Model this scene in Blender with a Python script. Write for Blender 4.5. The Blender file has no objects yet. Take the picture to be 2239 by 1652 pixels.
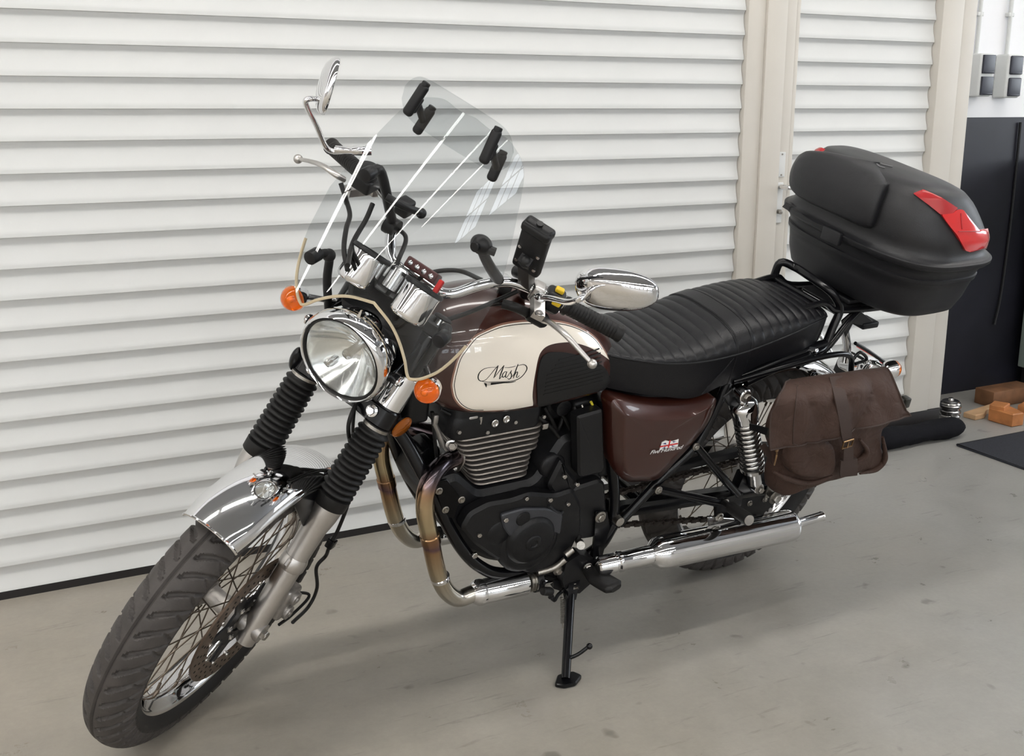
import bpy, bmesh, math, random
import numpy as np
from math import pi, sin, cos, radians as R
random.seed(7); np.random.seed(7)
SCN = bpy.context.scene
COL = SCN.collection

# ------------------------------------------------------------------ camera
CAMR = np.array([[0.894774, -0.446507, 0.003261], [-0.098063, -0.203627, -0.974125], [0.435618, 0.871302, -0.225986]])
cd = bpy.data.cameras.new('camera'); cam = bpy.data.objects.new('camera', cd); COL.objects.link(cam)
from mathutils import Matrix, Vector
M = Matrix.Identity(4)
for i in range(3):
    M[i][0] = CAMR[0][i]; M[i][1] = -CAMR[1][i]; M[i][2] = -CAMR[2][i]
M[2][3] = 1.28579
cam.matrix_world = M
cd.sensor_width = 36; cd.lens = 2324.275/2239*36
cd.shift_x = -(1146.860-1119.5)/2239; cd.shift_y = (758.852-826)/2239
cd.clip_start = .05; cd.clip_end = 100
SCN.camera = cam

# ------------------------------------------------------------------ world and exposure
w = bpy.data.worlds.new('world'); SCN.world = w; w.use_nodes = True
w.node_tree.nodes['Background'].inputs[0].default_value = (.75, .85, 1, 1)
w.node_tree.nodes['Background'].inputs[1].default_value = .6
vs = SCN.view_settings
vs.view_transform = 'Standard'; vs.look = 'None'; vs.gamma = 1; vs.use_curve_mapping = False
vs.exposure = -0.04

TUBE_E = 24.0      # fluorescent tube emission
WIN_E = 7.0        # glow of the added fill windows
def area(name, loc, target, sx, sy, power, col):
    l = bpy.data.lights.new(name, 'AREA'); l.shape = 'RECTANGLE'; l.size = sx; l.size_y = sy; l.energy = power; l.color = col
    o = bpy.data.objects.new(name, l); COL.objects.link(o); o.location = loc
    d = Vector(target)-Vector(loc); o.rotation_euler = d.to_track_quat('-Z', 'Y').to_euler()
    return o


# ------------------------------------------------------------------ helpers
def A(*p): return np.array(p, float)
def nrm(v): v = np.asarray(v, float); return v/(np.linalg.norm(v)+1e-12)
def spl(P, n=8, closed=False):
    """Catmull-Rom through P"""
    P = [np.asarray(p, float) for p in P]
    out = []; N = len(P)
    rng = range(N if closed else N-1)
    for i in rng:
        if closed: p0, p1, p2, p3 = P[i-1], P[i], P[(i+1) % N], P[(i+2) % N]
        else:
            p1, p2 = P[i], P[i+1]; p0 = P[i-1] if i else 2*p1-p2; p3 = P[i+2] if i+2 < N else 2*p2-p1
        for k in range(n):
            t = k/n
            out.append(.5*((2*p1)+(-p0+p2)*t+(2*p0-5*p1+4*p2-p3)*t*t+(-p0+3*p1-3*p2+p3)*t**3))
    if not closed: out.append(P[-1])
    return out
def frame(d, up=(0, 0, 1)):
    d = nrm(d); u = np.asarray(up, float)
    if abs(np.dot(u, d)) > .95: u = A(1, 0, 0)
    a = nrm(np.cross(u, d)); b = np.cross(d, a); return a, b, d

class MB:
    def __init__(s): s.v = []; s.f = []; s.m = []; s.cur = 0
    def add(s, V, F):
        o = len(s.v); s.v.extend([tuple(map(float, v)) for v in V]); s.f.extend([tuple(i+o for i in f) for f in F]); s.m.extend([s.cur]*len(F)); return s
    def rings(s, rs, closed=False, caps=True, ring_closed=True):
        n = len(rs[0]); V = [p for r in rs for p in r]; F = []
        K = len(rs)
        for i in range(K if closed else K-1):
            a, b = i*n, ((i+1) % K)*n
            for j in range(n if ring_closed else n-1):
                k = (j+1) % n; F.append((a+j, a+k, b+k, b+j))
        if caps and not closed:
            F.append(tuple(range(n))[::-1]); F.append(tuple(range((K-1)*n, K*n)))
        return s.add(V, F)
    def tube(s, P, r, n=12, caps=True, closed=False, sm=0, flat=1.0, up=(0, 0, 1)):
        P = [np.asarray(p, float) for p in P]
        if sm:
            rr = r
            if hasattr(r, '__len__'):
                rr = []
                for i in range(len(r)-1): rr += [r[i]+(r[i+1]-r[i])*k/sm for k in range(sm)]
                rr.append(r[-1])
            P = spl(P, sm, closed); r = rr
        K = len(P); T = []
        for i in range(K):
            if closed: t = P[(i+1) % K]-P[i-1]
            else: t = P[min(i+1, K-1)]-P[max(i-1, 0)]
            T.append(nrm(t))
        a, b, _ = frame(T[0], up); rs = []
        for i in range(K):
            a = nrm(a-T[i]*np.dot(a, T[i])); b = np.cross(T[i], a)
            q = r[i] if hasattr(r, '__len__') else r
            rs.append([P[i]+q*(cos(2*pi*j/n)*a+flat*sin(2*pi*j/n)*b) for j in range(n)])
        return s.rings(rs, closed=closed, caps=caps)
    def lathe(s, p, d, prof, n=32, caps=True, closed=False, up=(0, 0, 1), a0=0, a1=2*pi):
        p = np.asarray(p, float); a, b, d = frame(d, up); rs = []
        full = abs(a1-a0-2*pi) < 1e-6
        for t, r in prof:
            r = max(r, 1e-5)
            rs.append([p+d*t+r*(cos(a0+(a1-a0)*j/(n if full else n-1))*a+sin(a0+(a1-a0)*j/(n if full else n-1))*b) for j in range(n)])
        return s.rings(rs, closed=closed, caps=caps and full, ring_closed=full)
    def cyl(s, p, q, r, n=20, r2=None, bev=0):
        p, q = np.asarray(p, float), np.asarray(q, float); L = np.linalg.norm(q-p); r2 = r if r2 is None else r2
        pr = [(0, r), (L, r2)] if not bev else [(0, r-bev), (bev*.3, r-bev*.3), (bev, r), (L-bev, r2), (L-bev*.3, r2-bev*.3), (L, r2-bev)]
        return s.lathe(p, q-p, pr, n)
    def rbox(s, c, size, rot=None, rad=.004, k=2):
        """rounded box"""
        h = np.asarray(size, float)/2; rad = min(rad, min(h)*.98)
        V = {}; vs_ = []; F = []
        g = [[-h[i]]+[-(h[i]-rad)+0*0]+[(h[i]-rad)]+[h[i]] for i in range(3)]
        def axv(i):
            e = []
            for q in range(k+1): e.append(-h[i]+rad*(1-cos(pi/2*q/k)) if 0 else -h[i]+rad*q/k)
            return e+[-x for x in e[::-1]]
        av = [axv(i) for i in range(3)]; n = len(av[0])
        def vid(i, j, l):
            if (i, j, l) not in V:
                p = A(av[0][i], av[1][j], av[2][l]); q = np.clip(p, -(h-rad), h-rad); d = p-q; L = np.linalg.norm(d)
                if L > 1e-9: p = q+d/L*rad
                V[(i, j, l)] = len(vs_); vs_.append(p)
            return V[(i, j, l)]
        m = n-1
        for i in range(m):
            for j in range(m):
                F.append((vid(i, j, 0), vid(i, j+1, 0), vid(i+1, j+1, 0), vid(i+1, j, 0)))
                F.append((vid(i, j, m), vid(i+1, j, m), vid(i+1, j+1, m), vid(i, j+1, m)))
                F.append((vid(i, 0, j), vid(i+1, 0, j), vid(i+1, 0, j+1), vid(i, 0, j+1)))
                F.append((vid(i, m, j), vid(i, m, j+1), vid(i+1, m, j+1), vid(i+1, m, j)))
                F.append((vid(0, i, j), vid(0, i, j+1), vid(0, i+1, j+1), vid(0, i+1, j)))
                F.append((vid(m, i, j), vid(m, i+1, j), vid(m, i+1, j+1), vid(m, i, j+1)))
        Vv = np.array(vs_)
        if rot is not None: Vv = Vv@np.asarray(rot, float).T
        return s.add(Vv+np.asarray(c, float), F)
    def sph(s, c, r, rot=None, n=20, m=12):
        r = A(r, r, r) if not hasattr(r, '__len__') else A(*r)
        V = []; F = []
        for i in range(m+1):
            t = pi*i/m; q = max(sin(t), 1e-4)
            for j in range(n): V.append((q*cos(2*pi*j/n), q*sin(2*pi*j/n), cos(t)))
        for i in range(m):
            for j in range(n):
                k = (j+1) % n; F.append((i*n+j, (i+1)*n+j, (i+1)*n+k, i*n+k))
        V = np.array(V)*r
        if rot is not None: V = V@np.asarray(rot, float).T
        return s.add(V+np.asarray(c, float), F)
    def plate(s, P, d, bev=.002, rnd=0):
        """polygon P (3D, planar) extruded by vector d with bevelled rims"""
        P = [np.asarray(p, float) for p in P]; d = np.asarray(d, float)
        if rnd: P = rounded(P, rnd)
        c = sum(P)/len(P); N = len(P); nn = nrm(d)
        L = np.linalg.norm(d); bev = min(bev, L*.45)
        ar = sum(np.dot(nn, np.cross(P[i]-c, P[(i+1) % N]-c)) for i in range(N))
        if ar < 0: P = P[::-1]
        ins = []
        for i in range(N):
            e1 = nrm(P[i]-P[i-1]); e2 = nrm(P[(i+1) % N]-P[i]); n1 = np.cross(nn, e1); n2 = np.cross(nn, e2)
            b = nrm(n1+n2); k = 1/max(np.dot(b, n1), .4); ins.append(b*k*bev)
        rs = [[P[i]+ins[i] for i in range(N)], [P[i]+nn*bev for i in range(N)], [P[i]+nn*(L-bev) for i in range(N)], [P[i]+ins[i]+d for i in range(N)]]
        return s.rings(rs)
    def hull(s, pts):
        bm = bmesh.new()
        for p in pts: bm.verts.new([float(x) for x in p])
        r = bmesh.ops.convex_hull(bm, input=bm.verts)
        dead = list({g for g in r['geom_interior']+r['geom_unused'] if isinstance(g, bmesh.types.BMVert)})
        if dead: bmesh.ops.delete(bm, geom=dead, context='VERTS')
        bm.verts.index_update(); bm.verts.ensure_lookup_table()
        s.add([tuple(v.co) for v in bm.verts], [tuple(v.index for v in f.verts) for f in bm.faces]); bm.free(); return s
    def bolt(s, p, d, r=.006, h=.005, washer=True):
        p = np.asarray(p, float); d = nrm(d)
        if washer: s.lathe(p-d*.002, d, [(0, r*1.45), (.0032, r*1.45), (.004, r*1.3)], 16)
        s.lathe(p, d, [(0, r), (h*.8, r), (h, r*.85)], 6)
        return s
    def grid(s, fn, nu, nv, flip=False):
        V = [fn(i/nu, j/nv) for i in range(nu+1) for j in range(nv+1)]; F = []
        for i in range(nu):
            for j in range(nv):
                a = i*(nv+1)+j; f = (a, a+nv+1, a+nv+2, a+1); F.append(f[::-1] if flip else f)
        return s.add(V, F)
    def sheet(s, fn, nu, nv, th):
        """grid surface with real thickness; th(p,n)->offset vector or float along numeric normal"""
        P = np.array([[fn(i/nu, j/nv) for j in range(nv+1)] for i in range(nu+1)], float)
        du = np.gradient(P, axis=0); dv = np.gradient(P, axis=1); N = np.cross(du, dv); N /= (np.linalg.norm(N, axis=2, keepdims=True)+1e-12)
        Q = P+N*th; V = list(P.reshape(-1, 3))+list(Q.reshape(-1, 3)); o = (nu+1)*(nv+1); F = []; W_ = nv+1
        for i in range(nu):
            for j in range(nv):
                a = i*W_+j; F.append((a, a+1, a+W_+1, a+W_)); F.append((o+a, o+a+W_, o+a+W_+1, o+a+1))
        for i in range(nu):
            a = i*W_; F.append((a, a+W_, o+a+W_, o+a)); b = a+nv; F.append((b+W_, b, o+b, o+b+W_))
        for j in range(nv):
            F.append((j+1, j, o+j, o+j+1)); b = nu*W_+j; F.append((b, b+1, o+b+1, o+b))
        return s.add(V, F)
def rounded(P, r, n=5):
    out = []; N = len(P)
    for i in range(N):
        p0, p1, p2 = P[i-1], P[i], P[(i+1) % N]; a = p0-p1; b = p2-p1; la, lb = np.linalg.norm(a), np.linalg.norm(b)
        q = min(r, la*.45, lb*.45); s_ = p1+a/la*q; e = p1+b/lb*q
        for k in range(n+1):
            t = k/n; out.append((1-t)**2*s_+2*t*(1-t)*p1+t*t*e)
    return out

# frames: 'B' bike coordinates, 'S' steered assembly (turned about the steering axis)
BW = np.array([[-0.996466, 0.082866, 0.013759], [-0.083664, -0.964430, -0.250750], [-0.007510, -0.251015, 0.967954]]); BT = np.array([1.751520, 2.285438, 0.000000])
SO = np.array([1.376252, 0.000000, 0.331000]); SA = np.array([-0.488082, 0.000000, 0.872798]); SM = np.array([[0.838965, -0.536682, -0.090053], [0.536682, 0.788606, 0.300121], [-0.090053, -0.300121, 0.949641]]); WB = 1.4389
def s2b(P): return (np.atleast_2d(P)-SO)@SM.T+SO

def link(o, parent=None):
    COL.objects.link(o)
    if parent is not None: o.parent = parent
    return o
def obj(name, mb, mat, parent=None, label=None, fr='B', ang=38, cat=None, group=None, kind=None, recalc=True):
    V = np.array(mb.v)
    if fr == 'S': V = s2b(V)
    me = bpy.data.meshes.new(name); me.from_pydata([tuple(v) for v in V], [], mb.f)
    mats = mat if isinstance(mat, (list, tuple)) else [mat]
    for m_ in mats: me.materials.append(m_)
    if len(mats) > 1: me.polygons.foreach_set('material_index', mb.m)
    if recalc:
        bm = bmesh.new(); bm.from_mesh(me); bmesh.ops.recalc_face_normals(bm, faces=bm.faces); bm.to_mesh(me); bm.free()
    me.polygons.foreach_set('use_smooth', [True]*len(me.polygons))
    if ang < 180:
        try: me.set_sharp_from_angle(angle=R(ang))
        except Exception: pass
    me.update()
    o = bpy.data.objects.new(name, me); link(o, parent)
    if label: o['label'] = label
    if cat: o['category'] = cat
    if group: o['group'] = group
    if kind: o['kind'] = kind
    return o
def empty(name, label=None, cat=None, parent=None, loc=(0, 0, 0), group=None):
    o = bpy.data.objects.new(name, None); link(o, parent); o.location = loc; o.empty_display_size = .05
    if label: o['label'] = label
    if cat: o['category'] = cat
    if group: o['group'] = group
    return o
def dup(o, parent, mat4=None, name=None):
    c = o.copy(); COL.objects.link(c); c.parent = parent
    if name: c.name = name
    if mat4 is not None: c.matrix_local = mat4
    return c

# ------------------------------------------------------------------ materials
MATS = {}
def mat(name, col, rough=.5, metal=0, coat=0, bump=None, noise=None, trans=0, ior=1.45, emit=None, es=0, sheen=0, spec=None, coatr=.05, alpha=1):
    """principled material; bump=(scale,strength[,detail]); noise=(scale,amount) varies the colour"""
    m = bpy.data.materials.new(name); m.use_nodes = True; nt = m.node_tree; b = nt.nodes['Principled BSDF']
    b.inputs['Base Color'].default_value = (*col, 1); b.inputs['Roughness'].default_value = rough; b.inputs['Metallic'].default_value = metal
    b.inputs['Coat Weight'].default_value = coat; b.inputs['Coat Roughness'].default_value = coatr
    b.inputs['Transmission Weight'].default_value = trans; b.inputs['IOR'].default_value = ior
    if sheen: b.inputs['Sheen Weight'].default_value = sheen
    if spec is not None: b.inputs['Specular IOR Level'].default_value = spec
    if emit: b.inputs['Emission Color'].default_value = (*emit, 1); b.inputs['Emission Strength'].default_value = es
    tc = None
    if bump or noise: tc = nt.nodes.new('ShaderNodeTexCoord')
    if noise:
        n = nt.nodes.new('ShaderNodeTexNoise'); n.inputs['Scale'].default_value = noise[0]; n.inputs['Detail'].default_value = 6
        nt.links.new(tc.outputs['Object'], n.inputs['Vector'])
        mr = nt.nodes.new('ShaderNodeMapRange'); mr.inputs['From Min'].default_value = .3; mr.inputs['From Max'].default_value = .7
        mr.inputs['To Min'].default_value = 1-noise[1]; mr.inputs['To Max'].default_value = 1+noise[1]
        nt.links.new(n.outputs['Fac'], mr.inputs['Value'])
        mx = nt.nodes.new('ShaderNodeVectorMath'); mx.operation = 'SCALE'; mx.inputs[0].default_value = col
        nt.links.new(mr.outputs[0], mx.inputs['Scale']); nt.links.new(mx.outputs[0], b.inputs['Base Color'])
    if bump:
        n = nt.nodes.new('ShaderNodeTexNoise'); n.inputs['Scale'].default_value = bump[0]; n.inputs['Detail'].default_value = bump[2] if len(bump) > 2 else 3
        nt.links.new(tc.outputs['Object'], n.inputs['Vector'])
        bp = nt.nodes.new('ShaderNodeBump'); bp.inputs['Strength'].default_value = bump[1]; bp.inputs['Distance'].default_value = .002
        nt.links.new(n.outputs['Fac'], bp.inputs['Height']); nt.links.new(bp.outputs[0], b.inputs['Normal'])
    MATS[name] = m; return m
def nodes(m): return m.node_tree, m.node_tree.nodes, m.node_tree.links
CH = mat('chrome', (.82, .82, .83), .05, 1)
CH2 = mat('satin_chrome', (.62, .61, .6), .18, 1)
ALU = mat('brushed_aluminium', (.53, .51, .49), .36, 1, bump=(300, .06), noise=(30, .06))
ALUR = mat('cast_aluminium', (.42, .40, .38), .45, .9, bump=(400, .25), noise=(60, .12))
STEEL = mat('zinc_steel', (.34, .32, .29), .34, 1, noise=(200, .15))
BOLT = mat('bolt_steel', (.5, .48, .46), .25, 1)
RUB = mat('black_rubber', (.009, .0085, .0085), .5, bump=(250, .12), spec=.35)
TYR = mat('tyre_rubber', (.050, .044, .041), .62, bump=(180, .25), noise=(25, .2))
TYRS = mat('tyre_sidewall', (.010, .009, .009), .55, bump=(180, .1))
BLK = mat('black_enamel', (.004, .004, .005), .2, spec=.4)
BLKM = mat('black_matt_engine', (.007, .007, .008), .42, 0, spec=.35, bump=(500, .18), noise=(40, .15))
BLKC = mat('dark_cover_lacquer', (.020, .021, .024), .38, .2, bump=(500, .12))
BPL = mat('black_plastic', (.009, .009, .010), .4, spec=.35)
HOLE = mat('dark_recess', (.004, .004, .004), .9)
SEATM = mat('black_vinyl', (.006, .006, .0075), .38, spec=.38, bump=(420, .22))
CREAM = mat('cream_paint', (.88, .81, .71), .25, coat=1, coatr=.03)
GOLD = mat('pinstripe', (.25, .12, .08), .3, coat=1)
BROWN = mat('brown_metallic_paint', (.042, .0110, .0070), .28, .2, coat=.7, coatr=.03)
AMB = mat('amber_lens', (1.0, .26, .008), .08, trans=.75, ior=1.35, coat=.5)
REDL = mat('red_lens', (.60, .010, .012), .15, coat=1)
REDD = mat('dull_red_lens', (.36, .022, .025), .25)
SPOKE = mat('spoke_steel', (.15, .12, .095), .4, .9, noise=(40, .2))
FIN = mat('fin_metal', (.27, .245, .225), .36, .8, noise=(50, .1))


def sspl(xs, ys, x):
    """smooth interpolation through a table (cosine-free cubic hermite)"""
    n = len(xs)
    if x <= xs[0]: return ys[0]
    if x >= xs[-1]: return ys[-1]
    i = 0
    while x > xs[i+1]: i += 1
    h = xs[i+1]-xs[i]; t = (x-xs[i])/h
    def m(k):
        if k == 0: return (ys[1]-ys[0])/(xs[1]-xs[0])
        if k == n-1: return (ys[-1]-ys[-2])/(xs[-1]-xs[-2])
        return ((ys[k+1]-ys[k])/(xs[k+1]-xs[k])+(ys[k]-ys[k-1])/(xs[k]-xs[k-1]))/2
    a, b = m(i)*h, m(i+1)*h
    return (2*t**3-3*t*t+1)*ys[i]+(t**3-2*t*t+t)*a+(-2*t**3+3*t*t)*ys[i+1]+(t**3-t*t)*b
TX  = [.572, .60, .66, .74, .82, .90, .96, 1.00, 1.03, 1.045]
TZT = [.835, .862, .905, .938, .953, .957, .950, .935, .905, .860]
TZB = [.712, .698, .690, .687, .689, .698, .710, .728, .758, .812]
TW  = [.092, .112, .124, .131, .137, .137, .130, .114, .080, .012]
def tank_y(x, z):
    """half-width of the fuel tank at (x, z) in bike coordinates"""
    zt, zb, w = sspl(TX, TZT, x), sspl(TX, TZB, x), sspl(TX, TW, x)
    c = zb+(zt-zb)*.36
    if z >= c:
        u = min((z-c)/(zt-c), 1); return w*max(0, 1-u**2.0)**(1/2.0)
    u = min((c-z)/(c-zb), 1); return w*max(0, 1-u**4)**(1/3.0)
SX0, SSL, SK = 1.241, .42, 0.6
def screen_x(y, z, x0=SX0):
    return x0-SSL*(z-.93)-SK*y*y

CZZ = [.828, .836, .860, .920, .975, .983, 1.00, 1.004, 1.05, 1.10, 1.135, 1.155, 1.165, 1.170]
CZA = [.085, .128, .148, .160, .172, .180, .180, .172, .164, .145, .120, .094, .060, .006]
CZB = [.150, .198, .222, .240, .255, .264, .264, .256, .246, .226, .208, .191, .152, .010]
CZC = [-.315, -.315, -.315, -.315, -.315, -.315, -.315, -.315, -.308, -.292, -.280, -.268, -.258, -.250]
def case_abc(z): return sspl(CZZ, CZA, z), sspl(CZZ, CZB, z), sspl(CZZ, CZC, z)
def case_pt(th, z, off=0.0):
    a, b, c = case_abc(z); p = 2/3.2
    ct, s_ = math.cos(th), math.sin(th)
    x = (a+off)*math.copysign(abs(ct)**p, ct); y = (b+off)*math.copysign(abs(s_)**p, s_)
    return (c+x, y, z+off*.25)
def case_th(x, y, z):
    a, b, c = case_abc(z); q = 3.2/2
    u, v = (x-c)/a, y/b
    return math.atan2(math.copysign(abs(v)**q, v), math.copysign(abs(u)**q, u))

# ------------------------------------------------------------------ setting materials
def floor_mat():
    m = mat('painted_concrete_floor', (.30, .275, .24), .38, spec=.45); nt, N, L = nodes(m); b = N['Principled BSDF']
    tc = N.new('ShaderNodeTexCoord')
    def noise(sc, det, rough=.55, v=None):
        n = N.new('ShaderNodeTexNoise'); n.inputs['Scale'].default_value = sc; n.inputs['Detail'].default_value = det; n.inputs['Roughness'].default_value = rough
        L.new(v or tc.outputs['Object'], n.inputs['Vector']); return n
    def ramp(src, a, b_, c0, c1):
        r = N.new('ShaderNodeMapRange'); r.inputs[1].default_value = a; r.inputs[2].default_value = b_; r.inputs[3].default_value = c0; r.inputs[4].default_value = c1
        L.new(src, r.inputs[0]); return r
    n1 = noise(1.1, 6); n2 = noise(9, 8, .65); n3 = noise(70, 4, .7)
    # large soft tone, medium mottling, fine grain
    r1 = ramp(n1.outputs['Fac'], .3, .7, .90, 1.08); r2 = ramp(n2.outputs['Fac'], .3, .72, .88, 1.06); r3 = ramp(n3.outputs['Fac'], .25, .75, .95, 1.05)
    mp = N.new('ShaderNodeMapping'); mp.inputs['Rotation'].default_value = (0, 0, .5); mp.inputs['Scale'].default_value = (4.0, 26, 1); L.new(tc.outputs['Object'], mp.inputs[0])
    n4 = noise(1.0, 5, .7, mp.outputs[0]); r4 = ramp(n4.outputs['Fac'], .32, .40, .80, 1.0)
    n5 = noise(14, 2, .4); r5 = ramp(n5.outputs['Fac'], .23, .30, .62, 1.0)
    mp2 = N.new('ShaderNodeMapping'); mp2.inputs['Rotation'].default_value = (0, 0, -.9); mp2.inputs['Scale'].default_value = (2.4, 40, 1); L.new(tc.outputs['Object'], mp2.inputs[0])
    n6 = noise(1.3, 3, .6, mp2.outputs[0]); r6 = ramp(n6.outputs['Fac'], .27, .31, .80, 1.0)
    cur = None
    for r in (r1, r2, r3, r4, r5, r6):
        if cur is None: cur = r.outputs[0]; continue
        q = N.new('ShaderNodeMath'); q.operation = 'MULTIPLY'; L.new(cur, q.inputs[0]); L.new(r.outputs[0], q.inputs[1]); cur = q.outputs[0]
    mix = N.new('ShaderNodeMix'); mix.data_type = 'RGBA'; mix.inputs[6].default_value = (.34, .305, .255, 1); mix.inputs[7].default_value = (.27, .265, .25, 1)  # warm to grey along x: uneven room light painted into the colour
    sx = N.new('ShaderNodeSeparateXYZ'); L.new(tc.outputs['Object'], sx.inputs[0])
    rr = ramp(sx.outputs[0], -.5, 2.6, 0, 1); ad = N.new('ShaderNodeMath'); ad.operation = 'ADD'; r7 = ramp(n1.outputs['Fac'], .3, .7, -.25, .25)
    L.new(rr.outputs[0], ad.inputs[0]); L.new(r7.outputs[0], ad.inputs[1]); ad.use_clamp = True; L.new(ad.outputs[0], mix.inputs[0])
    sc = N.new('ShaderNodeVectorMath'); sc.operation = 'SCALE'; L.new(mix.outputs[2], sc.inputs[0]); L.new(cur, sc.inputs['Scale']); L.new(sc.outputs[0], b.inputs['Base Color'])
    r8 = ramp(n2.outputs['Fac'], .3, .7, .26, .42); L.new(r8.outputs[0], b.inputs['Roughness'])
    bp = N.new('ShaderNodeBump'); bp.inputs['Strength'].default_value = .08; bp.inputs['Distance'].default_value = .004; L.new(n3.outputs['Fac'], bp.inputs['Height']); L.new(bp.outputs[0], b.inputs['Normal'])
    return m
FLOOR = floor_mat()
SLAT = mat('white_coated_aluminium', (.60, .607, .60), .55, noise=(3, .02))
POST = mat('cream_coated_post', (.56, .53, .48), .5, noise=(4, .03))
WHT = mat('white_wall_paint', (.82, .82, .84), .7, bump=(60, .1))
DKW = mat('dark_blue_black_dado_paint', (.012, .012, .018), .45, noise=(2.5, .5))
CEIL = mat('ceiling_white', (.30, .30, .31), .8)
RUBS = mat('door_bottom_rubber', (.012, .010, .010), .6)
WALLG = mat('workshop_wall_grey', (.55, .54, .53), .8)
DARKP = mat('workshop_dark_fittings', (.03, .03, .035), .6)
WY0 = 2.918     # plane of the shutters
def box(mb, x0, x1, y0, y1, z0, z1, rad=0, k=1):
    if rad: return mb.rbox(((x0+x1)/2, (y0+y1)/2, (z0+z1)/2), (x1-x0, y1-y0, z1-z0), None, rad, k)
    V = [(x, y, z) for x in (x0, x1) for y in (y0, y1) for z in (z0, z1)]
    return mb.add(V, [(0, 1, 3, 2), (4, 6, 7, 5), (0, 4, 5, 1), (2, 3, 7, 6), (0, 2, 6, 4), (1, 5, 7, 3)])
def st(name, mb, m, label=None, parent=None, **k):
    o = obj(name, mb, m, parent, label, kind='structure' if parent is None else None, **k); return o

XL, XR, YF, YB, ZC = -24.0, 8.5, -12.0, 3.30, 3.56
mb = MB(); box(mb, XL, XR, YF, YB, -.1, 0); st('floor', mb, FLOOR, 'grey painted concrete workshop floor with scuffs and stains')
mb = MB(); box(mb, XL, XR, YF, YB, ZC, ZC+.1); st('ceiling', mb, CEIL, 'white workshop ceiling')
mb = MB(); box(mb, XL-.1, XL, YF, YB, 0, ZC); st('wall_left', mb, WALLG, 'grey left workshop wall')
mb = MB(); box(mb, XR, XR+.1, YF, YB, 0, ZC); st('wall_right', mb, WALLG, 'grey right workshop wall')
mb = MB(); box(mb, XL, XR, YF-.1, YF, 0, ZC); st('wall_front', mb, WALLG, 'grey workshop wall behind the photographer')
mb = MB(); box(mb, 3.32, XR, YB, YB+.1, 1.222, ZC); st('wall_back', mb, WHT, 'white painted wall beyond the door posts')
mb = MB(); box(mb, 3.32, XR, YB-.004, YB+.1, 0, 1.222); st('trim_1', mb, DKW, 'dark painted lower wall band under the white wall')
mb = MB(); box(mb, XL, 3.32, WY0+.02, YB+.1, 2.80, ZC); st('wall_lintel', mb, WHT, 'white wall above the shutters')
mb = MB(); box(mb, XL, -4.2, WY0+.02, YB, 0, 2.80); st('wall_back_left', mb, WHT, 'grey back wall left of the shutter')
mb = MB(); box(mb, 3.16, 3.305, WY0+.035, YB+.02, 0, 2.8); st('trim_2', mb, POST, 'cream reveal closing the door post to the wall')

# slat profile: flat ridge at the joint, then a shallow scoop
PITCH = .0780; Z0 = .101
def slat_mesh(L):
    prof = [(0, 0), (-.0005, -.006), (-.0005, -.0085), (.0045, -.0100)]
    n = 9
    for i in range(n+1):
        t = i/n; z = -.0105-(PITCH-.0115)*t; prof.append((.0045+.0075*sin(pi*t**.72)*(1-.40*t)-.0045*t**3, z))
    prof.append((0, -PITCH)); prof.append((.018, -PITCH)); prof.append((.018, 0))
    mb = MB(); mb.rings([[(0, y, z) for y, z in prof], [(L, y, z) for y, z in prof]])
    return mb
def shutter(name, x0, x1, zt, label, y=WY0):
    o = empty(name, label); o['kind'] = 'structure'; o.location = (x0, y, 0)
    first = None; k = 0; z = Z0
    while z < zt:
        if first is None: first = obj('slat', slat_mesh(x1-x0), SLAT, o, ang=30); first.location = (0, 0, z)
        else: c = dup(first, o); c.location = (0, 0, z)
        z += PITCH
    return o
s1 = shutter('door_1', -4.2, 2.262, 2.75, 'wide white roller shutter with horizontal slats behind the motorcycle')
mb = MB(); box(mb, 0, 6.462, .001, .03, 0, .0225); obj('bottom_seal', mb, RUBS, s1, 'black rubber seal along the floor')
s2 = shutter('door_2', 2.487, 3.128, 2.75, 'narrow slatted door leaf between two cream posts', WY0+.012)
mb = MB(); box(mb, 0, .641, -.004, .02, .023, .10); obj('kick_plate', mb, SLAT, s2)
def post(n, x0, x1, y0, y1, z0, lab, m=POST, rad=.003):
    mb = MB(); box(mb, x0, x1, y0, y1, z0, 2.8, rad); return st('trim_%d' % n, mb, m, lab)
# guide rail between the two doors, in three planes
post(3, 2.264, 2.335, WY0-.012, WY0+.05, 0, 'pale guide rail at the right end of the wide shutter')
post(4, 2.335, 2.418, WY0-.022, WY0+.05, 0, 'cream post face between the two slatted doors')
post(5, 2.418, 2.468, WY0-.008, WY0+.05, 0, 'narrow cream post strip carrying the door handle')
post(6, 2.470, 2.487, WY0-.004, WY0+.05, 0, 'thin cream stile left of the narrow slatted door')
post(7, 3.130, 3.235, WY0-.016, WY0+.05, .098, 'cream post right of the narrow slatted door')
post(8, 3.240, 3.308, WY0-.010, WY0+.06, .098, 'outer cream post next to the dark wall')
mb = MB(); box(mb, 2.47, 3.31, WY0-.03, WY0+.3, 0, .040, .004); box(mb, 2.47, 3.31, WY0-.012, WY0+.3, .04, .097, .004); st('trim_9', mb, RUBS, 'black threshold under the narrow slatted door')

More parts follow.
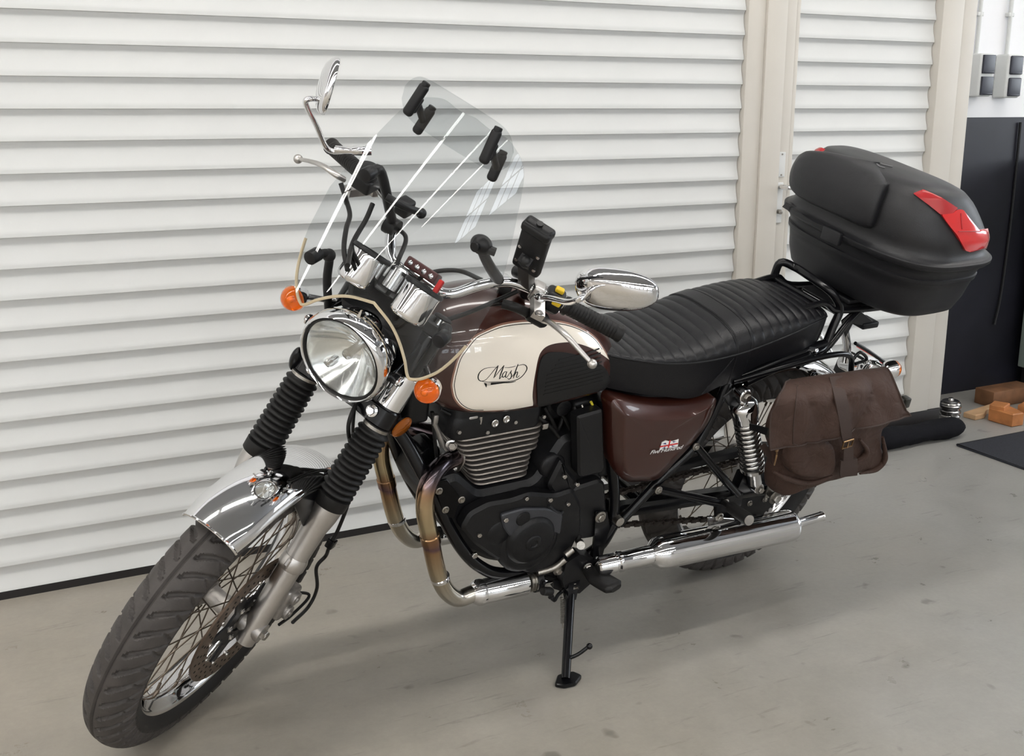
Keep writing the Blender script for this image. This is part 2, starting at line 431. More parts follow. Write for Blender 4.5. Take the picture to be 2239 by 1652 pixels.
# door handle on the post
h = empty('door_handle', 'white door handle plates with chrome lever on the cream post behind the top case', 'handle', None, (2.43, WY0-.008, 1.0))
mb = MB(); mb.rbox((.004, -.003, .075), (.032, .006, .085), None, .0028, 2); obj('escutcheon', mb, MATS['white_coated_aluminium'], h)
mb = MB(); mb.rbox((.0, -.003, -.055), (.034, .006, .14), None, .0028, 2); obj('handle_plate', mb, MATS['white_coated_aluminium'], h)
mb = MB(); mb.tube([(0, 0, 0), (0, -.045, 0), (.012, -.055, 0), (.10, -.055, 0)], .009, 12, sm=4); obj('lever', mb, CH, h)
mb = MB(); mb.cyl((0, -.004, -.085), (0, -.022, -.085), .008, 16, bev=.001); obj('lock_cylinder', mb, STEEL, h)
mb = MB()
for z in (.11, .04): mb = MB(); mb.cyl((.004, -.006, z), (.004, -.008, z), .003, 10); obj('plate_screw', mb, STEEL, h)

# ------------------------------------------------------------------ sockets and cables on the white wall
WBOX = mat('socket_grey_white', (.62, .63, .62), .45); WLID = mat('socket_dark_lid', (.03, .032, .045), .3)
def socket(a, b, c, zt, zb, lab, rnd):
    x0 = a; o = empty('wall_socket', lab, 'socket', None, ((a+b)/2, YB, (zt+zb)/2), 'double sockets on the white wall')
    hw = (b-a)/2; hz = (zt-zb)/2; D = .066
    mb = MB(); mb.rbox((0, -D/2, 0), (2*hw, D, 2*hz), None, .008, 3); obj('housing', mb, WBOX, o)
    for s in (1, -1):
        mb = MB(); mb.rbox((.004, -D-.004, s*hz*.5), (2*hw*.82, .012, hz*.86), None, rnd, 3); obj('hinged_lid', mb, WLID, o)
        mb = MB(); mb.rbox((.004, -D-.009, s*hz*.5-hz*.37), (2*hw*.7, .008, .006), None, .002, 1); obj('lid_catch', mb, WLID, o)
P1 = (3.7250,3.2340,1.4829); P2 = (3.8056,3.2340,1.4847); P3 = (3.7498,3.2340,1.3081)
socket(P1[0], P2[0], 0, P1[2], P3[2], 'left double socket with square dark lids on the white wall', .002)
P1 = (3.8880,3.2340,1.4827); P2 = (3.9768,3.2340,1.4846); P3 = (3.9154,3.2340,1.3032)
socket(P1[0], P2[0], 0, P1[2], P3[2], 'right double socket with rounded dark lids on the white wall', .0058)
for (q, q2, lab) in (((3.7434,3.2800,1.8043), (3.7650,3.2800,1.4817), 'pale conduit rising from the left socket'), ((3.9262,3.2800,1.8139), (3.9461,3.2800,1.4856), 'pale conduit rising from the right socket')):
    x = (q[0]+q2[0])/2
    o = empty('wall_conduit', lab, 'conduit', None, (x, YB, q2[2]))
    L = 3.4-q2[2]
    mb = MB(); mb.cyl((0, -.014, -.01), (0, -.014, L), .0085, 12); obj('tube', mb, WBOX, o)
    for z in (.16, .6, 1.1):
        mb = MB(); mb.rbox((0, -.010, z), (.034, .022, .016), None, .003, 2); obj('clip', mb, WBOX, o)
mb = MB(); mb.tube([(4.07, YB-.012, 1.2), (4.075, YB-.012, .8), (4.06, YB-.014, .45), (4.03, YB-.02, .30)], .006, 8, sm=6)
obj('wall_cable', mb, BPL, None, 'thin black cable hanging down the dark wall', cat='cable')

# grey green cabinet cut by the right edge of the frame
c = empty('metal_cabinet', 'grey-green metal cabinet at the right edge beside the dark wall', 'cabinet', None, (4.42, 2.9, 0))
GG = mat('grey_green_lacquer', (.21, .25, .23), .4)
mb = MB(); box(mb, -.26, .6, -.05, .34, .10, 1.05, .006, 2); obj('body', mb, GG, c)
mb = MB(); box(mb, -.24, .58, -.03, .33, .0, .10, .003); obj('plinth', mb, BPL, c)
mb = MB(); box(mb, -.235, .58, -.062, -.046, .13, 1.02, .004, 2); d_ = obj('door', mb, GG, c)
mb = MB(); mb.tube([(.5, -.062, .55), (.5, -.085, .56), (.5, -.085, .66), (.5, -.062, .67)], .005, 8, sm=3); obj('handle', mb, CH, d_)

# things along the foot of the wall
c0 = (3.4052,2.9011,0.0000)
o = empty('metal_canister', 'ribbed steel canister standing on the floor at the foot of the dark wall', 'canister', None, (c0[0], c0[1]+.04, 0))
CAN = mat('canister_steel', (.42, .41, .40), .22, 1)
pr = [(0, .036), (.002, .040), (.042, .040), (.046, .0415), (.050, .038), (.056, .038), (.060, .0425), (.066, .0425), (.07, .038), (.078, .038), (.082, .0425), (.088, .0425), (.092, .038), (.096, .040), (.100, .038)]
mb = MB(); mb.lathe((0, 0, 0), (0, 0, 1), pr, 32); obj('body', mb, CAN, o)
mb = MB(); mb.lathe((0, 0, .100), (0, 0, 1), [(0, .034), (.006, .034), (.009, .028), (.010, .012), (.018, .010), (.020, .004)], 24); obj('lid', mb, CAN, o)
WOODP = mat('pale_wood', (.42, .27, .15), .6, noise=(14, .2)); WOODO = mat('orange_wood', (.36, .14, .045), .55, noise=(20, .25)); WOODB = mat('brown_wood', (.16, .075, .035), .6, noise=(15, .3))
def poly(pts, z0, z1, name, m, lab, grp='wood offcuts along the dark wall'):
    mb = MB(); mb.plate([(x, y, z0) for x, y, _ in pts], (0, 0, z1-z0), .003)
    return obj(name, mb, m, None, lab, cat='wood offcut', group=grp)
poly([(3.5543,2.9988,0.0000), (3.5618,2.9443,0.0000), (3.6176,2.9462,0.0000), (3.6757,2.9843,0.0000), (3.7686,2.9997,0.0000), (3.8010,3.0458,0.0000)], 0, .024, 'wood_offcut', WOODP, 'flat pale wood offcut right of the steel canister')
a = (3.6098,2.9210,0.0000); b = (3.6124,2.8419,0.0000)
mb = MB(); mb.plate([a, (3.6128,2.8556,0.0000), (3.6182,2.8113,0.0000), (3.6799,2.8090,0.0000), (3.6996,2.8559,0.0000), (3.7107,2.9009,0.0000), (3.7221,2.9469,-0.0000), (3.6733,2.9706,0.0000)], (0, 0, .055), .004)
mb.plate([A(*(3.6098,2.9210,0.0000))+A(0, 0, .05), A(*(3.6269,2.8629,0.0000))+A(0, 0, .05), A(*(3.7035,2.8972,-0.0000))+A(0, 0, .05), A(*(3.6762,2.9544,0.0000))+A(0, 0, .05)], (0, 0, .02), .003)
obj('wood_offcut', mb, WOODO, None, 'splintered orange wood block in front of the pale offcut', cat='wood offcut', group='wood offcuts along the dark wall')
p = A(*(3.7779,2.9198,0.0000))
mb = MB(); mb.rbox((p[0]+.13, p[1]+.17, .035), (.26, .10, .07), None, .004, 1); obj('wood_offcut', mb, WOODB, None, 'brown wood block lying at the far right by the wall', cat='wood offcut', group='wood offcuts along the dark wall')
mb = MB(); mb.rbox((p[0]+.12, p[1]+.03, .018), (.16, .05, .036), [[.94, -.34, 0], [.34, .94, 0], [0, 0, 1]], .003, 1); obj('wood_offcut', mb, WOODO, None, 'small orange wood strip leaning on the brown block', cat='wood offcut', group='wood offcuts along the dark wall')
# black bag roll under the narrow door
p = A(*(3.2322,2.9310,0.0000))
rs = []
random.seed(3)
for i in range(26):
    t = i/25; e = (1-(2*t-1)**6)**.5
    x = 2.86+.50*t; r0 = .040*e*(1+.10*sin(9*t)+.06*random.random())
    rs.append([(x, WY0-.085+r0*1.15*cos(a_)*(1+.05*sin(5*a_+i)), .040*1.0+r0*sin(a_)*(.95+.05*sin(3*a_+i*.7))) for a_ in [2*pi*j/18 for j in range(18)]])
mb = MB(); mb.rings(rs); obj('draught_roll', mb, mat('black_fleece', (.006, .006, .008), .9, bump=(150, .5), spec=.15), None, 'black fabric draught roll on the floor under the narrow slatted door', cat='draught stopper')
# dark mat
mb = MB(); MAT_ = mat('dark_grey_mat', (.022, .024, .032), .85, bump=(500, .5), noise=(200, .25))
box(mb, 3.222, 5.0, 1.55, 2.738, .0, .008, .003); fm = obj('floor_mat', mb, MAT_, None, 'dark blue-grey floor mat at the right edge of the frame', cat='mat')
mb = MB(); mb.tube([(3.225, 1.553, .006), (4.997, 1.553, .006), (4.997, 2.735, .006), (3.225, 2.735, .006)], .0045, 8, closed=True); obj('edging', mb, BPL, fm)

# ------------------------------------------------------------------ lamps of the room: rows of twin fluorescent tubes
TUBE = mat('fluorescent_tube', (1, 1, 1), .5, emit=(1.0, .97, .92), es=TUBE_E)
FIX = mat('lamp_housing_white', (.8, .8, .8), .5)
proto = None
for row, (y, lab, grp) in enumerate(((1.5, 'twin tube lamp in the ceiling row right above the motorcycle', 'lamps of the ceiling row above the motorcycle'), (-2.1, 'twin tube lamp in the ceiling row over the photographer', 'lamps of the second ceiling row'), (-5.8, 'twin tube lamp in the middle ceiling row', 'lamps of the middle ceiling row'), (-9.7, 'twin tube lamp in the ceiling row farthest from the shutters', 'lamps of the far ceiling row'))):
    for i in range((13, 12, 13, 13)[row]):
        x = -22.0+2.35*i
        if proto is None:
            proto = empty('tube_lamp', lab, 'lamp', None, (x, y, ZC-.05), grp)
            mb = MB(); mb.rbox((0, 0, .025), (2.2, .24, .05), None, .006, 1); obj('housing', mb, FIX, proto)
            for yy in (-.056, .056):
                mb = MB(); mb.tube([(-1.08, yy, -.012), (1.08, yy, -.012)], .046, 14, flat=.45, up=(0, 0, 1)); obj('tube', mb, TUBE, proto)
        else:
            c = proto.copy(); COL.objects.link(c); c.location = (x, y, ZC-.05); c['group'] = grp; c['label'] = lab
            for ch in list(proto.children): dup(ch, c)
# unseen window band added behind the camera to brighten the scene
WINM = mat('fill_window', (.9, .95, 1), .3, emit=(.86, .93, 1.0), es=WIN_E)
for i in range(8):
    x = -19.0+3.3*i
    mb = MB(); box(mb, x, x+2.2, YF+.001, YF+.02, 1.3, 2.9); o = st('window_%d' % (i+1), mb, WINM, 'bright fill window added behind the photographer')
    mb = MB()
    for xx in (x, x+.73, x+1.47, x+2.2): box(mb, xx-.03, xx+.03, YF+.001, YF+.05, 1.3, 2.9)
    for zz in (1.3, 2.1, 2.9): box(mb, x, x+2.2, YF+.001, YF+.045, zz-.03, zz+.03)
    obj('window_frame', mb, DARKP, o)

mb = MB(); box(mb, XR-.02, XR-.001, -1.2, 2.2, 1.2, 2.9); o = st('window_9', mb, WINM, 'bright fill window added in the right workshop wall')  # unseen window added to brighten the white wall and posts
mb = MB()
for yy in (-1.2, .5, 2.2): box(mb, XR-.05, XR-.001, yy-.03, yy+.03, 1.2, 2.9)
for zz in (1.2, 2.9): box(mb, XR-.045, XR-.001, -1.2, 2.2, zz-.03, zz+.03)
obj('window_frame', mb, DARKP, o)


# =================================================================== MOTORCYCLE
moto = empty('motorcycle', 'classic motorcycle with cream and brown tank leaning on its side stand before the shutters', 'motorcycle')
mm = Matrix.Identity(4)
for i in range(3):
    for j in range(3): mm[i][j] = BW[i][j]
    mm[i][3] = BT[i]
moto.matrix_world = mm
AX_F = A(WB, 0, .331)
def part(name, mb, m, fr='B', label=None, parent=None, **k): return obj(name, mb, m, parent or moto, label, fr, **k)

# ---------------------------------------------------------------- wheels
def tyre(c, Rr, hw, hh, rb, nth, na, tread, fr, name, n_gr=40):
    a_ = np.radians(np.linspace(-128, 128, na+1)); th = np.linspace(0, 2*pi, nth, endpoint=False)
    Aa, TH = np.meshgrid(a_, th); u = np.abs(Aa)/(pi/2)
    ca = np.sign(np.cos(Aa))*np.abs(np.cos(Aa))**.88; sa = np.sign(np.sin(Aa))*np.abs(np.sin(Aa))**.92
    r = Rr-hh+hh*ca; y = hw*sa
    low = u > 1
    r = np.where(low, (Rr-hh)-(Rr-hh-rb)*((u-1)/.422), r); y = np.where(low, np.sign(Aa)*(hw-(hw-.034)*((u-1)/.422)**1.4), y)
    if tread:
        d = np.zeros_like(r); sp = 2*pi/n_gr
        side = (Aa > 0)*.5
        ph = (TH/sp-side)-(1.05*np.clip(u-.06, 0, 1)**1.15/(.15/sp*sp) if 0 else 0)
        # sickle grooves sweeping out from near the middle
        cen = 1.35*np.clip(u-.08, 0, 1.2)**.62
        for k in (0,):
            f = (TH/sp-side-cen) % 1.0; f = np.minimum(f, 1-f)*sp*Rr
            wdt = .0062*np.clip((u-.10)/.06, 0, 1)*(1.2-.75*u)*np.clip((1.0-u)/.05, 0, 1)
            d = np.maximum(d, .0065*np.clip((wdt-f)/.0022+.5, 0, 1)*(wdt > 1e-5))
        # short secondary cut at the shoulder, pointing back
        cen2 = 1.35*np.clip(.60-.08, 0, 1)**.62+(u-.60)*-1.3
        f = (TH/sp-side-cen2) % 1.0; f = np.minimum(f, 1-f)*sp*Rr
        wdt = .0034*((u > .58) & (u < .98))
        d = np.maximum(d, .0045*np.clip((wdt-f)/.0016+.5, 0, 1)*(wdt > 0))
        # continuous centre groove
        s = np.abs(Aa)*hw
        d = np.maximum(d, .0045*np.clip((.0022-s)/.0014+.5, 0, 1))
        d = np.where((u > .97), .0012, d)
        r = r-d*np.maximum(ca, .2); y = y-d*sa*.8
    X = c[0]+r*np.cos(TH); Z = c[2]+r*np.sin(TH); Y = c[1]+y
    V = np.stack([X, Y, Z], -1).reshape(-1, 3); F = []; mi = []; W_ = na+1
    for i in range(nth):
        a0, b0 = i*W_, ((i+1) % nth)*W_
        for j in range(na): F.append((a0+j, a0+j+1, b0+j+1, b0+j)); mi.append(0 if abs(a_[j]+a_[1]*0+ (a_[1]-a_[0])/2) < pi/2*.965 else 1)
    mb = MB(); mb.v = [tuple(p) for p in V]; mb.f = F; mb.m = mi
    return part(name, mb, [TYR, TYRS], fr, ang=50, recalc=False)
def rim(c, s, fr, name, r0):
    # closed section of a chromed steel rim
    sec = [(.033, r0+.012), (.036, r0+.010), (.0355, r0+.003), (.030, r0-.002), (.026, r0-.004), (.017, r0-.016), (.008, r0-.019), (0, r0-.0195)]
    sec = sec+[(-y, r) for y, r in sec[:-1][::-1]]; sec += [(-.030, r0+.004), (-.012, r0-.010), (.012, r0-.010), (.030, r0+.004)]
    mb = MB(); mb.lathe(A(*c), (0, 1, 0), sec, 120, caps=False, closed=True)
    return part(name, mb, CH, fr, ang=60)
def spokes(c, rimo, fr, r0, rh, yh, n=36, ph=0):
    for i in range(n):
        a = 2*pi*(i+.5)/n+ph; sd = 1 if i % 2 else -1; dr = 1 if (i//2) % 2 else -1
        b = a+dr*R(62)
        p = A(c[0]+rh*cos(b), c[1]+sd*yh*(1.0 if dr > 0 else .86), c[2]+rh*sin(b)); q = A(c[0]+(r0-.017)*cos(a), c[1]+sd*.007, c[2]+(r0-.017)*sin(a))
        mb = MB(); mb.tube([p, q], .0016, 6); m_ = q+(p-q)*.075; mb.tube([q, m_], .0033, 6)
        obj('spoke', mb, SPOKE, rimo, None, fr)
ft = tyre(AX_F, .331, .0515, .060, .243, 1200, 64, True, 'S', 'front_tyre', 50)
fr_ = rim(AX_F, 1, 'S', 'front_rim', .241)
spokes(AX_F, fr_, 'S', .241, .030, .030)
mb = MB(); mb.lathe(AX_F, (0, 1, 0), [(-.045, .018), (-.040, .026), (-.037, .036), (-.031, .037), (-.028, .030), (-.022, .022), (0, .020), (.022, .022), (.028, .030), (.031, .037), (.037, .036), (.045, .034), (.058, .034)], 40)
hub = part('front_hub', mb, ALUR, 'S')
mb = MB(); mb.cyl(AX_F+A(0, -.125, 0), AX_F+A(0, .125, 0), .0085, 16); part('front_axle', mb, STEEL, 'S')
mb = MB(); mb.cyl(AX_F+A(0, .062, 0), AX_F+A(0, .083, 0), .020, 24, bev=.002); part('axle_spacer', mb, ALU, 'S')
mb = MB(); mb.cyl(AX_F+A(0, -.045, 0), AX_F+A(0, -.070, 0), .026, 24, bev=.002); mb.cyl(AX_F+A(-.02, -.06, .02), AX_F+A(-.05, -.06, .05), .008, 12); part('speedometer_drive', mb, ALUR, 'S')
DISC = mat('brake_disc_steel', (.17, .125, .095), .42, .85, noise=(40, .18))
mb = MB(); mb.lathe(AX_F, (0, 1, 0), [(.0585, .103), (.0585, .147), (.0635, .147), (.0635, .103)], 96, caps=False, closed=True)
disc = part('brake_disc', mb, DISC, 'S')
mb = MB(); 
car = []
for k in range(30):
    for dr_, off in ((.113, 0), (.125, .33), (.137, .66)):
        a = 2*pi*(k+off)/30; p = AX_F+A(dr_*cos(a), .0637, dr_*sin(a)); mb.lathe(p, (0, 1, 0), [(0, .0031), (.0003, .0031)], 8)
obj('disc_vent_holes', mb, HOLE, disc, None, 'S', kind='stuff')
mb = MB(); mb.lathe(AX_F, (0, 1, 0), [(.0575, .030), (.0575, .060), (.0625, .060), (.0625, .030)], 48, caps=False, closed=True)
for k in range(6):
    a = 2*pi*k/6+.2
    e = A(cos(a), 0, sin(a)); t = A(-sin(a), 0, cos(a)); Y = A(0, 1, 0)
    mb.plate([AX_F+Y*.0575+e*.055-t*.018, AX_F+Y*.0575+e*.055+t*.018, AX_F+Y*.0575+e*.108+t*.010, AX_F+Y*.0575+e*.108-t*.010], Y*.005, .001)
car_ = obj('disc_carrier', mb, BLKM, disc, None, 'S')
for k in range(6):
    a = 2*pi*k/6+.2; mb = MB(); mb.bolt(AX_F+A(.043*cos(a), .0625, .043*sin(a)), (0, 1, 0), .005, .005); obj('carrier_bolt', mb, BOLT, disc, None, 'S')
for k in range(12):
    a = 2*pi*k/12+.2; mb = MB(); mb.cyl(AX_F+A(.104*cos(a), .057, .104*sin(a)), AX_F+A(.104*cos(a), .066, .104*sin(a)), .005, 12, bev=.001); obj('disc_rivet', mb, BOLT, disc, None, 'S')

# ---------------------------------------------------------------- fork
HS = .090
def FP(t, s, off=0): return A(WB, s*HS, .331)+SA*t+A(off*SA[2], 0, -off*SA[0])
FWD = A(SA[2], 0, -SA[0])     # forward, square to the fork
for s, sd in ((1, 'left'), (-1, 'right')):
    mb = MB(); mb.lathe(FP(0, s), SA, [(-.038, .014), (-.036, .0195), (.0, .0225), (.05, .0235), (.20, .0245), (.245, .0255), (.275, .0305), (.300, .0315), (.325, .0315)], 32)
    mb.lathe(FP(0, s)+A(0, -.024*s, 0), (0, s, 0), [(0, .021), (.048, .021)], 24)
    leg = part('fork_leg', mb, ALU, 'S')
    mb = MB(); mb.bolt(FP(-.012, s)-FWD*.028+A(0, .018*s, 0), (0, s, 0), .0085, .010); obj('pinch_bolt', mb, STEEL, leg, None, 'S')
    mb = MB(); mb.bolt(FP(0, s)+A(0, .024*s, 0), (0, s, 0), .011, .009, False); obj('axle_nut', mb, STEEL, leg, None, 'S')
    # lug on the front of the leg
    mb = MB(); p = FP(.165, s)
    mb.plate([p+A(0, -.004, 0)+FWD*.018, p+A(0, -.004, 0)+FWD*.034+SA*.012, p+A(0, -.004, 0)+FWD*.036-SA*.004, p+A(0, -.004, 0)+FWD*.020-SA*.022], A(0, .008, 0), .0015); 
    mb.lathe(p-SA*.018, SA, [(0, .0255), (.005, .0275), (.022, .0275), (.030, .0250)], 32); obj('mudguard_lug', mb, ALU, leg, None, 'S')
    # bellows
    pr = [(.300, .0335), (.302, .0355), (.325, .036)]
    n = 12; t0, t1 = .327, .480
    for k in range(n):
        a = t0+(t1-t0)*k/n; b = t0+(t1-t0)*(k+1)/n; w_ = .0365-.0025*k/n
        pr += [(a, w_-.0075), (a+(b-a)*.20, w_-.0035), (a+(b-a)*.42, w_-.0003), (a+(b-a)*.5, w_), (a+(b-a)*.58, w_-.0003), (a+(b-a)*.80, w_-.0035)]
    pr += [(t1, .027), (t1+.012, .027), (t1+.013, .023)]
    mb = MB(); mb.lathe(FP(0, s), SA, pr, 40); g_ = part('fork_gaiter', mb, RUB, 'S', ang=60)
    mb = MB(); mb.lathe(FP(0, s), SA, [(t1+.004, .0285), (t1+.010, .0285)], 32); obj('clip_ring', mb, STEEL, g_, None, 'S')
    mb = MB(); mb.cyl(FP(.48, s), FP(.735, s), .0195, 24); part('fork_tube', mb, CH, 'S')
    mb = MB(); mb.lathe(FP(0, s), SA, [(.533, .0245), (.535, .0265), (.605, .0265), (.607, .0245)], 32); part('fork_shroud', mb, CH, 'S', 'chrome tube between the fork clamps')
    mb = MB(); mb.lathe(FP(0, s), SA, [(.607, .026), (.66, .0265), (.695, .0265)], 24); part('fork_ear', mb, BLK, 'S')
    mb = MB(); mb.lathe(FP(0, s), SA, [(.723, .019), (.738, .019), (.741, .015)], 24); part('fork_cap', mb, BLKM, 'S')
# triple clamps
def clamp(t, h, name, m):
    mb = MB(); pts = []
    def q(y, f): return FP(t, 0)+A(0, y, 0)+FWD*f
    P = [q(-.118, .010), q(-.105, .026), q(-.07, .026), q(-.03, .010), q(.03, .010), q(.07, .026), q(.105, .026), q(.118, .010), q(.118, -.014), q(.09, -.034), q(.04, -.066), q(.0, -.076), q(-.04, -.066), q(-.09, -.034), q(-.118, -.014)]
    mb.plate(rounded(P, .008, 3), SA*h, .003); return part(name, mb, m, 'S')
lc = clamp(.492, .040, 'lower_fork_clamp', BLK); uc = clamp(.697, .026, 'upper_fork_clamp', BLKM)
mb = MB(); mb.bolt(FP(.515, 1)+FWD*.030+A(0, -.016, 0), FWD, .0085, .010); obj('clamp_bolt', mb, CH, lc, None, 'S')
mb = MB(); mb.bolt(FP(.515, -1)+FWD*.030+A(0, .016, 0), FWD, .0085, .010); obj('clamp_bolt', mb, CH, lc, None, 'S')
mb = MB(); mb.cyl(FP(.49, 0)-FWD*.0547, FP(.70, 0)-FWD*.0547, .030, 24); part('steering_head', mb, BLK, 'S')
mb = MB(); mb.bolt(FP(.722, 0)-FWD*.0547, SA, .016, .012); part('stem_nut', mb, CH, 'S')
# side reflector
mb = MB(); c = (1.1671,0.1250,0.7599); c = A(*c); n_ = nrm(A(.25, 1, 0))
mb.lathe(c, n_, [(0, .0245), (.004, .0245), (.007, .020), (.008, .004)], 28); rf = part('side_reflector', mb, AMB, 'S', 'round amber side reflector')
mb = MB(); mb.lathe(c-n_*.008, n_, [(0, .012), (.006, .0255), (.009, .0255)], 28); mb.tube([c-n_*.006, FP(.50, 1)], .006, 8); obj('reflector_holder', mb, BLK, rf, None, 'S')

# ---------------------------------------------------------------- front mudguard
def guard(c, Rr, hw, a0, a1, th, n=64, m=20, drop=.030, fr='S'):
    def fn(u, v):
        a = a0+(a1-a0)*u; q = (v*2-1); e = .93+.07*min(1, min(u, 1-u)*14)
        y = hw*sin(q*pi/2*.96)*e; r = Rr-drop*(1-cos(q*pi/2))
        return (c[0]+r*cos(a), y, c[2]+r*sin(a))
    mb = MB(); mb.sheet(fn, n, m, th); return mb
gf = guard(AX_F, .357, .066, R(71), R(168), .0018)
mg = part('front_mudguard', gf, CH, 'S', 'chrome front mudguard', ang=50)
mb = MB()
def gp(a, q, lift=.0035):
    y = .066*.93*sin(q*pi/2*.96); r = .357+lift-.030*(1-cos(q*pi/2)); return A(WB+r*cos(R(a)), y, .331+r*sin(R(a)))
mb.tube([gp(71, -1+.1*k, 0) for k in range(21)], .0028, 8); obj('rolled_edge', mb, CH, mg, None, 'S')
for s in (1, -1):
    P = [gp(124, 1.0*s, .002), FP(.262, s)-FWD*.018+A(0, -.012*s, 0), FP(.235, s)+FWD*.010+A(0, -.016*s, 0), gp(98, 1.0*s, .002)]
    mb = MB(); mb.hull([p+A(0, d, 0) for p in P for d in (0, .003*s)]); obj('mudguard_bracket', mb, BLK, mg, None, 'S')
# ---------------------------------------------------------------- brake caliper and hoses
cc = A(*(1.2094,0.0620,0.2456)); mb = MB()
rad = nrm(cc-AX_F-A(0, cc[1], 0)); tan_ = np.cross(A(0, 1, 0), rad)
Rm = np.array([tan_, A(0, 1, 0), rad]).T
pc = AX_F+A(0, .061, 0)+rad*.135
mb.rbox(pc+A(0, .022, 0), (.080, .026, .052), Rm, .008, 3); mb.rbox(pc+A(0, -.020, 0), (.070, .022, .050), Rm, .008, 3); mb.rbox(pc+rad*.030, (.060, .056, .012), Rm, .004, 2)
cal = part('brake_caliper', mb, ALUR, 'S')
for k in (-.019, .019):
    mb = MB(); mb.cyl(pc+tan_*k+A(0, .03, 0), pc+tan_*k+A(0, .044, 0), .0165, 24, bev=.002); mb.cyl(pc+tan_*k+A(0, .044, 0), pc+tan_*k+A(0, .047, 0), .007, 12); obj('piston_cap', mb, ALUR, cal, None, 'S')
mb = MB(); mb.bolt(pc+rad*.034+tan_*.012+A(0, .018, 0), rad, .0055, .008); obj('bleed_nipple', mb, STEEL, cal, None, 'S')
mb = MB(); mb.plate([pc-rad*.02+tan_*.05, pc+rad*.02+tan_*.045, pc+rad*.02-tan_*.045, pc-rad*.02-tan_*.05, A(*FP(.09, 1))+A(0, -.03, 0), A(*FP(.16, 1))+A(0, -.03, 0)], A(0, .006, 0), .001); obj('caliper_bracket', mb, ALUR, cal, None, 'S')
def hose(name, P, r, m=RUB, fr='S', sm=8, lab=None, par=None): mb = MB(); mb.tube(P, r, 10, sm=sm); return part(name, mb, m, fr, lab, par)
hose('brake_hose', [pc+rad*.036+tan_*-.01, (1.2116,0.0900,0.2101), (1.2888,0.1000,0.2273), (1.3411,0.1000,0.2438)], .0035)
hose('brake_hose', [(1.1660,0.0750,0.5016), (1.1777,0.0850,0.4825), (1.1788,0.0850,0.4061), (1.1871,0.0850,0.3817), (1.1903,0.0850,0.3524), (1.1775,0.0800,0.3114), (1.1917,0.0750,0.2783), (1.1680,0.0850,0.1877), (1.1878,0.0900,0.1415), (1.2713,0.1000,0.1774)], .0042)
hose('brake_hose', [(1.1018,0.0400,0.5699), (1.1935,0.0500,0.6660), (1.2395,0.0500,0.7515), (1.2192,0.0400,0.7810), (1.1787,0.0300,0.7722)], .0042)
hose('brake_hose', [(1.1286,0.0400,0.6038), (1.1768,0.0400,0.6731), (1.2135,0.0400,0.7644), (1.1766,0.0200,0.7629)], .0036)
mb = MB(); p = A(*(1.1878,0.0850,0.3711)); mb.rbox(p, (.022, .018, .020), Rm, .003, 2); part('hose_clip', mb, BLK, 'S')

# ---------------------------------------------------------------- headlight
HL = A(1.263, 0, .905); HD = nrm(A(1, 0, -.03))
mb = MB(); mb.lathe(HL, HD, [(-.128, .012), (-.124, .034), (-.108, .058), (-.082, .076), (-.055, .085), (-.034, .088), (-.026, .087), (-.026, .080), (-.06, .075), (-.09, .055), (-.10, .01)], 64, caps=True)
hs = part('headlight_shell', mb, CH, 'S', ang=50)
mb = MB(); mb.lathe(HL, HD, [(-.036, .0885), (-.030, .0925), (-.018, .0945), (-.004, .0935), (.004, .0900), (.006, .0865), (.003, .0835), (-.002, .0825), (-.004, .085), (-.01, .087), (-.036, .0865)], 72, caps=False, closed=True)
part('headlight_rim', mb, CH, 'S', ang=60)
mb = MB(); mb.lathe(HL, HD, [(.0035, .0835), (.0045, .0815), (.0025, .0798), (-.001, .0800), (-.001, .0835)], 72, caps=False, closed=True); part('headlight_gasket', mb, RUB, 'S')
# fluted reflector
REFL = mat('headlight_reflector', (.95, .95, .94), .16, 1)
def rfn(u, v):
    r = .007+(.080-.007)*u; a = 2*pi*v; a_, b_, d = frame(HD); d0 = -.058+.058*(r/.080)**2-.003
    flute = .0011*abs(sin(7*a))*min(1, u*2)*(1 if r*sin(a) > -.02 else .3)
    return HL+HD*(d0-flute)+r*(cos(a)*a_+sin(a)*b_)
mb = MB(); mb.grid(rfn, 24, 144); part('headlight_reflector', mb, REFL, 'S', recalc=False, ang=30)
GLS = mat('clear_glass', (1, 1, 1), .0, trans=1, ior=1.45)
def thin(name, tint, rf=1.0, rough=0.0, ior=1.5):
    m = bpy.data.materials.new(name); m.use_nodes = True; nt, N, L = nodes(m); N.clear()
    o = N.new('ShaderNodeOutputMaterial'); t = N.new('ShaderNodeBsdfTransparent'); t.inputs[0].default_value = (*tint, 1)
    g = N.new('ShaderNodeBsdfGlossy'); g.inputs['Roughness'].default_value = rough; f = N.new('ShaderNodeFresnel'); f.inputs[0].default_value = ior
    mx = N.new('ShaderNodeMixShader'); ge = N.new('ShaderNodeNewGeometry'); iv = N.new('ShaderNodeMath'); iv.operation = 'SUBTRACT'; iv.inputs[0].default_value = 1; L.new(ge.outputs['Backfacing'], iv.inputs[1]); ml = N.new('ShaderNodeMath'); ml.operation = 'MULTIPLY'; L.new(iv.outputs[0], ml.inputs[0]); L.new(f.outputs[0], ml.inputs[1]); L.new(ml.outputs[0], mx.inputs[0]); L.new(t.outputs[0], mx.inputs[1]); L.new(g.outputs[0], mx.inputs[2]); L.new(mx.outputs[0], o.inputs[0]); MATS[name] = m; return m
LENS = thin('lens_glass', (.96, .97, .97))
mb = MB(); mb.lathe(HL, HD, [(.0005, .0815), (.004, .075), (.009, .055), (.012, .028), (.013, .0), (.0115, .0), (.0105, .028), (.0075, .055), (.0025, .075), (-.001, .0815)], 64, caps=False); part('headlight_lens', mb, LENS, 'S', ang=60)
